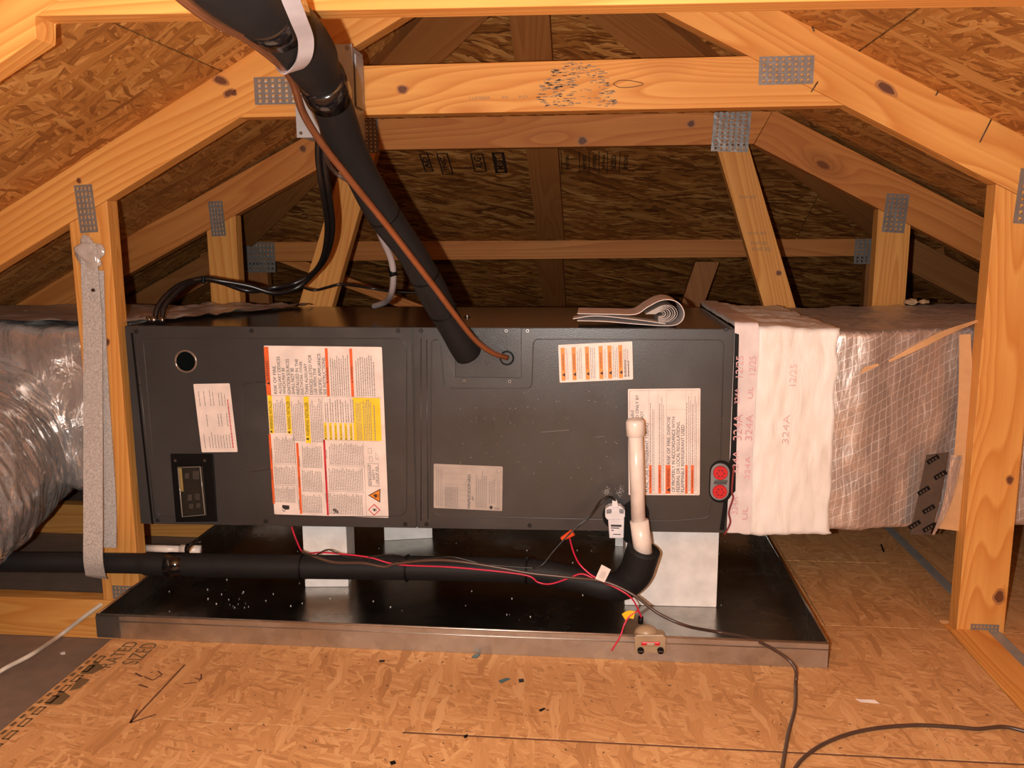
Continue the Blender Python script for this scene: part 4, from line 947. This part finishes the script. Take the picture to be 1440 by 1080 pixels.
# overflow switch clipped on the rim
OS = thing('overflow_switch', 'tan overflow switch clipped on the pan rim with a red window', 'switch', tuple(PY(914, 900, 1.42)))
def op(*pts, name, t, mat, Y): return slab(name, [PY(x, y, Y) for x, y in pts], t, (1, 0, 0), (0, -1, 0), mat, OS, .0018)
op((892, 896), (895, 893), (933, 893), (937, 898), (936, 919), (922, 920), (918, 916), (906, 915), (902, 921), (893, 918), name='clip_body', t=.022, mat=TAN, Y=1.408)
bm = bmesh.new(); bmesh.ops.create_uvsphere(bm, u_segments=24, v_segments=16, radius=1)
for v in bm.verts: v.co = Vector((v.co.x*.021, v.co.y*.016, max(v.co.z, -.6)*.013))
p = PY(909, 889, 1.425); o = link('dome', mesh_bm(bm, True), TAN, OS, Matrix.Translation(p))
op((902, 903), (928, 903), (928, 908), (902, 908), name='red_window', t=.002, mat=RED, Y=1.4065); op((909, 905), (921, 904), (921, 909.5), (909, 909.5), name='slider', t=.002, mat=TAN, Y=1.4055)
for x in (901, 929):
    q = PY(x, 915, 1.405); disc('thumb_screw', q, .0058, .006, (0, -1, 0), BLACK, OS, 16, .0008); box('screw_slot', (q.x, q.y-.0033, q.z), (.009, .0006, .0014), SCREWM, OS)
p = PY(901, 872, 1.43); disc('strain_relief', p, .0048, .012, (0, 0, 1), BLACK, OS, 12)

# ------------------------------------------------------------------ wires
def wire(name, label, pts, r, mat, cat='wire', grp=None): o = tube(name, pts, r, mat, None, 8, 8); return tag(o, label, cat, grp)
def WP(L_, Y): return [PY(x, y, Y) if not isinstance(Y, (list, tuple)) else PY(x, y, Y[i]) for i, (x, y) in enumerate(L_)]
wire('low_voltage_wire', 'red wire lying along the black drain pipe to the tan switch', WP(((410, 741), (417, 760), (427, 777), (450, 777), (480, 779), (520, 784), (560, 794), (640, 798), (735, 808), (757, 819), (775, 821), (800, 813), (818, 807), (838, 815), (865, 826), (887, 840), (898, 858), (902, 868)), (1.58, 1.56, 1.53, 1.508, 1.505, 1.505, 1.505, 1.505, 1.503, 1.502, 1.50, 1.50, 1.50, 1.495, 1.485, 1.475, 1.45, 1.435)), .0016, REDW)
wire('low_voltage_wire', 'short red wire dropping from the orange nut to the drain pipe', WP(((801, 757), (806, 775), (814, 792), (828, 806), (842, 815)), (1.545, 1.525, 1.505, 1.497, 1.492)), .0016, REDW)
wire('low_voltage_wire', 'red wire tail hanging over the pan rim left of the tan switch', WP(((903, 870), (897, 860), (886, 866), (878, 878), (872, 895), (860, 915)), (1.43, 1.425, 1.42, 1.415, 1.405, 1.40)), .0015, REDW)
wire('low_voltage_wire', 'brown cable snaking along the pipe, over the rim and down across the decking',
     WP(((425, 776), (440, 782), (470, 791), (510, 792), (540, 797), (556, 793), (600, 788), (640, 789), (700, 798), (745, 806), (800, 812), (850, 818), (890, 836), (925, 862), (965, 880)), (1.52, 1.508, 1.505, 1.503, 1.503, 1.503, 1.503, 1.502, 1.502, 1.502, 1.50, 1.49, 1.48, 1.46, 1.45))
     + [PZ(1010, 889, .035), PZ(1058, 899, .048), PZ(1100, 921, .050), PZ(1118, 940, .035), PZ(1119, 962, .012), PZ(1118, 995, DZ+.0035), PZ(1108, 1035, DZ+.0035), PZ(1098, 1095, DZ+.0035)], .0030, BROWNC, 'cable')
wire('thermostat_cable', 'brown cable lying loose on the decking at the bottom right', [PZ(x, y, DZ+.0035) for x, y in ((1108, 1096), (1130, 1066), (1165, 1043), (1215, 1027), (1280, 1020), (1340, 1022), (1375, 1025), (1410, 1022), (1440, 1028), (1480, 1040))], .0030, BROWNC, 'cable')
for k, pts in enumerate((((864, 704), (858, 698), (846, 702), (832, 722), (815, 737), (800, 752)), ((866, 704), (856, 700), (843, 710), (828, 728), (808, 744), (790, 762), (776, 778), (764, 793), (752, 800)))):
    wire('switch_lead', ('upper black lead from the float switch to the orange nut', 'lower black lead from the float switch down to the pipe')[k], WP(pts, [1.555, 1.55, 1.545]+[1.545-.006*i for i in range(len(pts)-3)]), .0015, CABLE)
wire('switch_lead', 'thin black wire resting on top of the drain pipe by the middle ties', WP(((560, 789), (600, 786), (632, 783), (650, 786), (680, 793), (720, 797), (752, 799)), 1.503), .0014, CABLE)
wire('switch_lead', 'thin black wire looping over the pipe before the left foam block', WP(((425, 778), (442, 781), (460, 773), (475, 778), (500, 785), (545, 780), (570, 782)), 1.505), .0014, CABLE)
p = PY(797, 754, 1.545); bmq = sweep_bm([p+Vector((-.010, 0, -.006)), p, p+Vector((.012, 0, .008))], lambda t: .0038+.0035*t if t < .9 else .0068, 10); NUT = tag(link('wire_nut', mesh_bm(bmq), ORANGEN, None), 'small orange wire nut below the float switch', 'wire nut')
tg = slab('paper_tag', [PY(x, y, 1.485) for x, y in ((837, 814), (846, 794), (859, 801), (850, 819))], .0008, (1, 0, 0), (0, -1, 0), PAPER, None); tag(tg, 'small white paper tag on the red wire by the elbow', 'tag')
pr = Print(frame(PY(848, 807, 1.4846), (.45, 0, .9), (0, -1, 0)), tg); pr.lines(-.008, -.005, .008, .005, 4, INKG, 0, .35, .3); pr.done('print')
yt = ribbon('tape_flag', [PY(877, 868, 1.418), PY(884, 864, 1.42), PY(892, 865, 1.422)], (0, 0, 1), .014, .001, YEL); tag(yt, 'yellow tape flag round the red wire tail', 'tape')

# ------------------------------------------------------------------ refrigerant line set coming down from the upper left
hose = [((285, -62), .72), ((345, -12), .80), ((392, 28), .90), ((425, 68), 1.0), ((446, 100), 1.08), ((466, 145), 1.16), ((485, 195), 1.24), ((512, 252), 1.32), ((542, 305), 1.385), ((578, 355), 1.44), ((603, 400), 1.49), ((624, 440), 1.53), ((644, 474), 1.565), ((658, 497), 1.592)]
LS = thing('refrigerant_line', 'thick black insulated refrigerant line coming down from the upper left into the cabinet', 'pipe', (-.3, 1.4, .8))
hp = [PY(x, y, Y) for (x, y), Y in hose]
HP = catmull(hp, 14)
tube('foam_sleeve', HP, lambda t: (.034 if t < .26 else max(.0262, .034-(t-.26)*.09))+.0012*math.sin(t*34), FOAM, LS, 30, 1)
def on_hose(t): i = t*(len(HP)-1); k = int(i); return HP[k], (HP[min(k+1, len(HP)-1)]-HP[max(k-1, 0)]).normalized()
def hose_px(y):  # parameter where the hose passes photo row y
    best = min(range(len(HP)), key=lambda i: abs((lambda v: 540-FPX*v.dot(_u)/v.dot(_f))(HP[i]-CAMP)-y)); return best/(len(HP)-1)
def cuff(ypx, ln_, r, mat, name='tape_wrap', lab=None):
    p, t = on_hose(hose_px(ypx)); me = mesh_bm(sweep_bm([p-t*ln_/2, p-t*ln_/2.2, p+t*ln_/2.2, p+t*ln_/2], lambda q: (r-.002, r, r, r-.002)[round(q*3)], 30), True)
    o = link(name, me, mat, LS)
    if lab: o['label'] = lab
cuff(122, .050, .0318, TAPE, lab='shiny black tape over a joint'); cuff(14, .06, .0352, TAPE, lab='shiny black tape near the top')
cuff(303, .004, .0278, BLACK, 'cable_tie'); cuff(388, .004, .0272, BLACK, 'cable_tie'); cuff(437, .003, .0272, BLACK, 'cable_tie')
ribbon('tape_scrap', [PY(338, 5, .80), PY(333, 20, .81), PY(322, 33, .83), PY(312, 40, .845)], (.5, .1, 1), .007, .001, flat('old_tape_white', (.6, .56, .5), .4), LS)
# copper liquid line
cl = [((205, -50), .68), ((262, 2), .74), ((305, 32), .80), ((345, 52), .86), ((385, 82), .94), ((403, 100), 1.0), ((414, 120), 1.05), ((426, 158), 1.12), ((450, 198), 1.18), ((482, 240), 1.24), ((515, 281), 1.30), ((548, 322), 1.35), ((582, 366), 1.40), ((612, 405), 1.445), ((640, 443), 1.49), ((668, 478), 1.535), ((692, 496), 1.565), ((713, 503), 1.594)]
CL = tag(tube('copper_line', [PY(x, y, Y-.012) for (x, y), Y in cl], .0052, COPPER, None, 14, 8), 'bare copper line strapped along the black hose, ending in the round grommet', 'pipe')
wire('control_cable', 'grey brown cable curling beside the copper line under the grey box', [PY(x, y, Y) for x, y, Y in ((405, 96, 1.06), (424, 112, 1.08), (437, 132, 1.12), (447, 160, 1.18), (455, 195, 1.30), (460, 225, 1.42), (472, 243, 1.50), (490, 255, 1.50), (505, 264, 1.45), (515, 285, 1.33))], .0036, flat('grey_brown_cable', (.10, .07, .06), .4), 'cable')
# strap sling round the line set
SL = ribbon('sling_strap', [PY(396, -60, .72), PY(406, -10, .77), PY(419, 25, .82), PY(430, 56, .875), PY(427, 84, .92), PY(414, 99, .955), PY(402, 98, .975), PY(394, 86, 1.02)], (1, 0, .25), .016, .0016, flat('white_strap', (.50, .47, .50), .35))
tag(SL, 'white strap slung round the black hose at the top', 'strap')
SL2 = ribbon('sling_strap', [PY(421, -60, 1.10), PY(424, -5, 1.10), PY(428, 25, 1.09), PY(436, 35, 1.075)], (1, 0, 0), .012, .0016, flat('white_strap', (.62, .58, .62), .35)); tag(SL2, 'back run of the white strap right behind the hose at the top', 'strap')

# ------------------------------------------------------------------ disconnect box and its cables
DB = thing('junction_box', 'light grey metal junction box on the near truss behind the hose', 'electrical box', (-.476, 1.56, .93))
bx0, bx1, bz0, bz1 = PY(417, 195, 1.52).x, PY(499, 190, 1.52).x, .931, 1.088
box('box_body', ((bx0+bx1)/2, 1.561, (bz0+bz1)/2), (bx1-bx0-.004, .076, bz1-bz0-.004), GREY, DB, .0015)
box('box_cover', ((bx0+bx1)/2, 1.5225, (bz0+bz1)/2), (bx1-bx0, .003, bz1-bz0), GREY, DB, .001)
for sx_, sz_ in ((.42, .45), (-.42, -.45)): disc('cover_screw', ((bx0+bx1)/2+sx_*(bx1-bx0), 1.520, (bz0+bz1)/2+sz_*(bz1-bz0)), .003, .002, (0, -1, 0), SCREWM, DB, 10)
box('side_hinge', (bx1+.001, 1.56, (bz0+bz1)/2+.02), (.003, .05, .09), GREY, DB, .001)
for k, dx in enumerate((-.006, .006)):
    pts = [PY(452, 190, 1.56)+Vector((dx, 0, .0)), PY(452, 225, 1.58)+Vector((dx, 0, 0)), PY(458, 270, 1.62)+Vector((dx, 0, 0)), PY(464, 320, 1.70)+Vector((dx*.9, 0, 0)), PY(457, 360, 1.78)+Vector((dx, 0, dx)), PY(440, 385, 1.83)+Vector((dx, 0, dx)), PY(415, 402, 1.83)+Vector((0, 0, dx)), PY(385, 408, 1.80)+Vector((0, 0, dx))] + \
          ([PY(350, 402, 1.78), PY(310, 395, 1.76), PY(285, 392, 1.74), PY(255, 400, 1.71), PY(235, 415, 1.68), PY(222, 432, 1.66), PY(218, 448, 1.65)] if k == 0 else [PY(350, 409, 1.80), PY(312, 397, 1.77), PY(287, 393, 1.75), PY(262, 400, 1.71), PY(243, 416, 1.68), PY(231, 432, 1.66), PY(228, 448, 1.65)])
    wire('power_cable', ('left', 'right')[k]+' one of two thick black cables looping from the grey box to the cabinet top', pts, .0058, CABLE, 'cable', 'black cables below the junction box')
wire('branch_cable', 'thin black cable running right from the loop across the leaning web', [PY(x, y, Y) for x, y, Y in ((383, 406, 1.81), (410, 400, 1.86), (440, 408, 1.9), (460, 404, 1.9), (480, 400, 1.9), (520, 405, 1.95), (550, 410, 1.95), (590, 412, 1.95))], .003, CABLE, 'cable')
wire('cable_tie_band', 'black tie binding the cable pair above the cabinet', [PY(286, 388, 1.735), PY(286, 399, 1.735)], .004, BLACK, 'cable tie')
CT = thing('flex_conduit', 'pale grey conduit with black tape bands behind the hose', 'conduit', tuple(PY(545, 400, 1.62)))
cpath = [PY(x, y, Y) for x, y, Y in ((507, 262, 1.48), (515, 283, 1.50), (526, 303, 1.52), (536, 332, 1.56), (549, 362, 1.60), (553, 385, 1.62), (551, 410, 1.66), (543, 424, 1.74), (525, 431, 1.80))]
tube('conduit', cpath, .0062, flat('grey_conduit', (.36, .33, .34), .5), CT, 12, 8)
for x, y, Y in ((527, 303, 1.52), (552, 382, 1.617)): p = PY(x, y, Y); disc('tape_band', p, .0076, .018, (.3, 0, -1), BLACK, CT, 14)
# folded booklet on the cabinet top
BK = thing('booklet', 'curled white instruction booklet lying on the right half of the cabinet top', 'booklet', tuple(PZ(880, 445, UT)))
def bk(pts, name, mat, y0, y1, t=.0012):
    P = [Vector((PY(x, y, 1.63).x, 0, PY(x, y, 1.63).z)) for x, y in pts]; P = [Vector((p.x, y0+(y1-y0)/2, max(p.z, UT+.0018))) for p in P]
    return ribbon(name, P, (0, 1, 0), abs(y1-y0), t, mat, BK, 6)
bk(((812, 450), (850, 451), (900, 455), (940, 457), (956, 452), (961, 440), (955, 427), (943, 421), (928, 422), (910, 431), (893, 441), (860, 441), (812, 440)), 'cover', PAPERB, 1.615, 1.75)
for k in range(7):
    s = 1-.11*(k+1); c0 = Vector((925, 440)); q = [(c0.x+(x-c0.x)*s, c0.y+(y-c0.y)*s+1) for x, y in ((925, 453), (942, 452), (952, 446), (955, 438), (950, 429), (940, 426), (928, 428), (905, 440))]
    bk(q, 'page', PAPER if k % 2 else PAPERG, 1.6175, 1.745, .0008)
o = bk(((806, 447), (840, 443), (900, 449), (935, 454)), 'page', PAPER, 1.61, 1.66, .001)

# ------------------------------------------------------------------ hanging strap on the left post, white rope, pvc stub
ST = thing('hanger_strap', 'long pale woven strap hanging from the left post and cradling the drain pipe', 'strap', tuple(PY(128, 350, 1.59)))
ribbon('front_run', [PY(125, 342, 1.585), PY(126, 380, 1.583), PY(130, 450, 1.58), PY(131, 560, 1.565), PY(131, 660, 1.53), PY(131, 740, 1.508), PY(131, 785, 1.500), PY(134, 806, 1.515), PY(136, 812, 1.53)], (1, 0, 0), lambda t: .030+.010*min(1, t*4), .0015, STRAP, ST)
ribbon('back_run', [PY(134, 380, 1.590), PY(136, 450, 1.590), PY(142, 560, 1.588), PY(149, 660, 1.584), PY(152, 720, 1.578), PY(152, 770, 1.568)], (1, 0, 0), .036, .0015, STRAP, ST)
def crumple(name, c, r, mat, par, sq=(1, .35, 1), f=60):
    bm = bmesh.new(); bmesh.ops.create_icosphere(bm, subdivisions=4, radius=r)
    for v in bm.verts: k = 1+.45*noise.noise(v.co*f)+.2*noise.noise(v.co*f*2.5); v.co = Vector((v.co.x*sq[0]*k, v.co.y*sq[1]*k, v.co.z*sq[2]*k))
    return link(name, mesh_bm(bm, True), mat, par, Matrix.Translation(c))
FILM = flat('milky_film', (.50, .44, .40), .2, 0, .8)
crumple('knot_film', PY(126, 360, 1.588), .022, FILM, ST, (1.15, .4, 1.1)); crumple('knot_film', PY(121, 342, 1.592), .013, FILM, ST, (1.0, .4, 1.3)); crumple('knot_film', PY(140, 352, 1.592), .011, FILM, ST, (.9, .4, 1.2))
disc('nail_head', PY(131, 408, 1.578), .0035, .003, (0, -1, 0), SCREWM, ST, 10)
wire('rope', 'thick off-white cord slanting over the bottom chord at the left', [PZ(-60, 985, -.083), PZ(0, 944, -.078), PZ(45, 920, -.055), PY(85, 893, 1.59), PY(120, 866, 1.592), PY(150, 845, 1.612), PY(168, 836, 1.68)], .0046, flat('cord', (.68, .60, .50), .7), 'cord')
SP = thing('pvc_stub', 'short white pvc pipe lying behind the left end of the black drain pipe', 'pipe', tuple(PY(245, 772, 1.66)))
tube('pipe', [PY(204, 771, 1.66), PY(252, 773, 1.66)], .0085, PVC, SP, 16, 1); tube('fitting', [PY(255, 772, 1.66), PY(282, 774, 1.66)], .0105, PVC, SP, 16, 1); disc('tape_band', PY(266, 772, 1.66), .0115, .010, (1, 0, 0), BLACK, SP, 16)

# ------------------------------------------------------------------ loose bits on decking and in the pan
def chip(label, pts, mat, z=DZ+.0005, t=.0012): o = slab('debris_chip', [PZ(x, y, z+t) for x, y in pts], t, (1, 0, 0), (0, 0, 1), mat, None); return tag(o, label, 'debris', 'bits on the decking')
TEAL = flat('teal_chip', (.05, .12, .13), .5)
chip('teal scrap just below the pan rim', ((663, 924), (667, 920), (676, 919), (671, 925)), TEAL)
chip('grey strip scrap on the decking left of the black chip', ((701, 957), (712, 953), (718, 954), (705, 960)), TEAL)
chip('black square chip on the middle of the decking', ((729, 955), (736, 954), (737, 958), (730, 959)), BLACK)
chip('thin dark sliver on the decking right of centre', ((758, 998), (765, 995), (767, 996), (760, 1000)), BLACK)
chip('dark crumb at the bottom edge of the decking', ((548, 1071), (555, 1069), (557, 1073), (550, 1075)), BLACK)
chip('dark sliver near the left front of the pan', ((533, 928), (541, 928), (541, 930), (534, 930)), BLACK)
chip('small dark speck on the decking left of centre', ((652, 1034), (658, 1032), (657, 1036), (653, 1037)), BLACK)
chip('white crumb on the bare drywall left of the decking', ((84, 918), (91, 916), (92, 919), (86, 920)), XPS, -.0885)
chip('white smear on the decking right of the pan', ((1203, 983), (1230, 984), (1237, 989), (1210, 987)), XPS, DZ+.0003, .0004)
chip('black nail-like sliver on the strip beyond the pan', ((1238, 765), (1240, 765), (1244, 775), (1242, 776)), BLACK, DZ+.001)
bm = bmesh.new()
for k in range(75):
    x, y = random.uniform(300, 1060), random.uniform(760, 872)
    if k > 35: x, y = random.gauss(330, 70), random.gauss(835, 22)
    p = PZ(x, y, BZ+.0006)
    if not (PX0+.02 < p.x < PX1-.02 and PY0+.02 < p.y < PY1-.02): continue
    r = random.uniform(.0006, .0018); bmesh.ops.create_cube(bm, size=r, matrix=Matrix.Translation(p) @ Matrix.Rotation(random.random()*3, 4, 'Z'))
o = link('foam_crumbs', mesh_bm(bm), XPS, None); tag(o, 'scattered tiny white foam crumbs on the bottom of the pan', 'crumbs'); o['kind'] = 'stuff'
bm = bmesh.new()
for k in range(170):
    p = PZ(random.uniform(200, 1430), random.uniform(905, 1075), DZ+.0006)
    if not (-.9 < p.x < .68 and p.y < 1.41): continue
    r = random.uniform(.0006, .0016); M_ = Matrix.Translation(p) @ Matrix.Rotation(random.random()*3, 4, 'Z') @ Matrix.Diagonal((random.uniform(1, 5), 1, .5, 1)); bmesh.ops.create_cube(bm, size=r, matrix=M_)
o = link('wood_crumbs', mesh_bm(bm), flat('dark_crumb', (.10, .05, .03), .8), None); tag(o, 'tiny dark specks strewn over the front decking', 'crumbs'); o['kind'] = 'stuff'
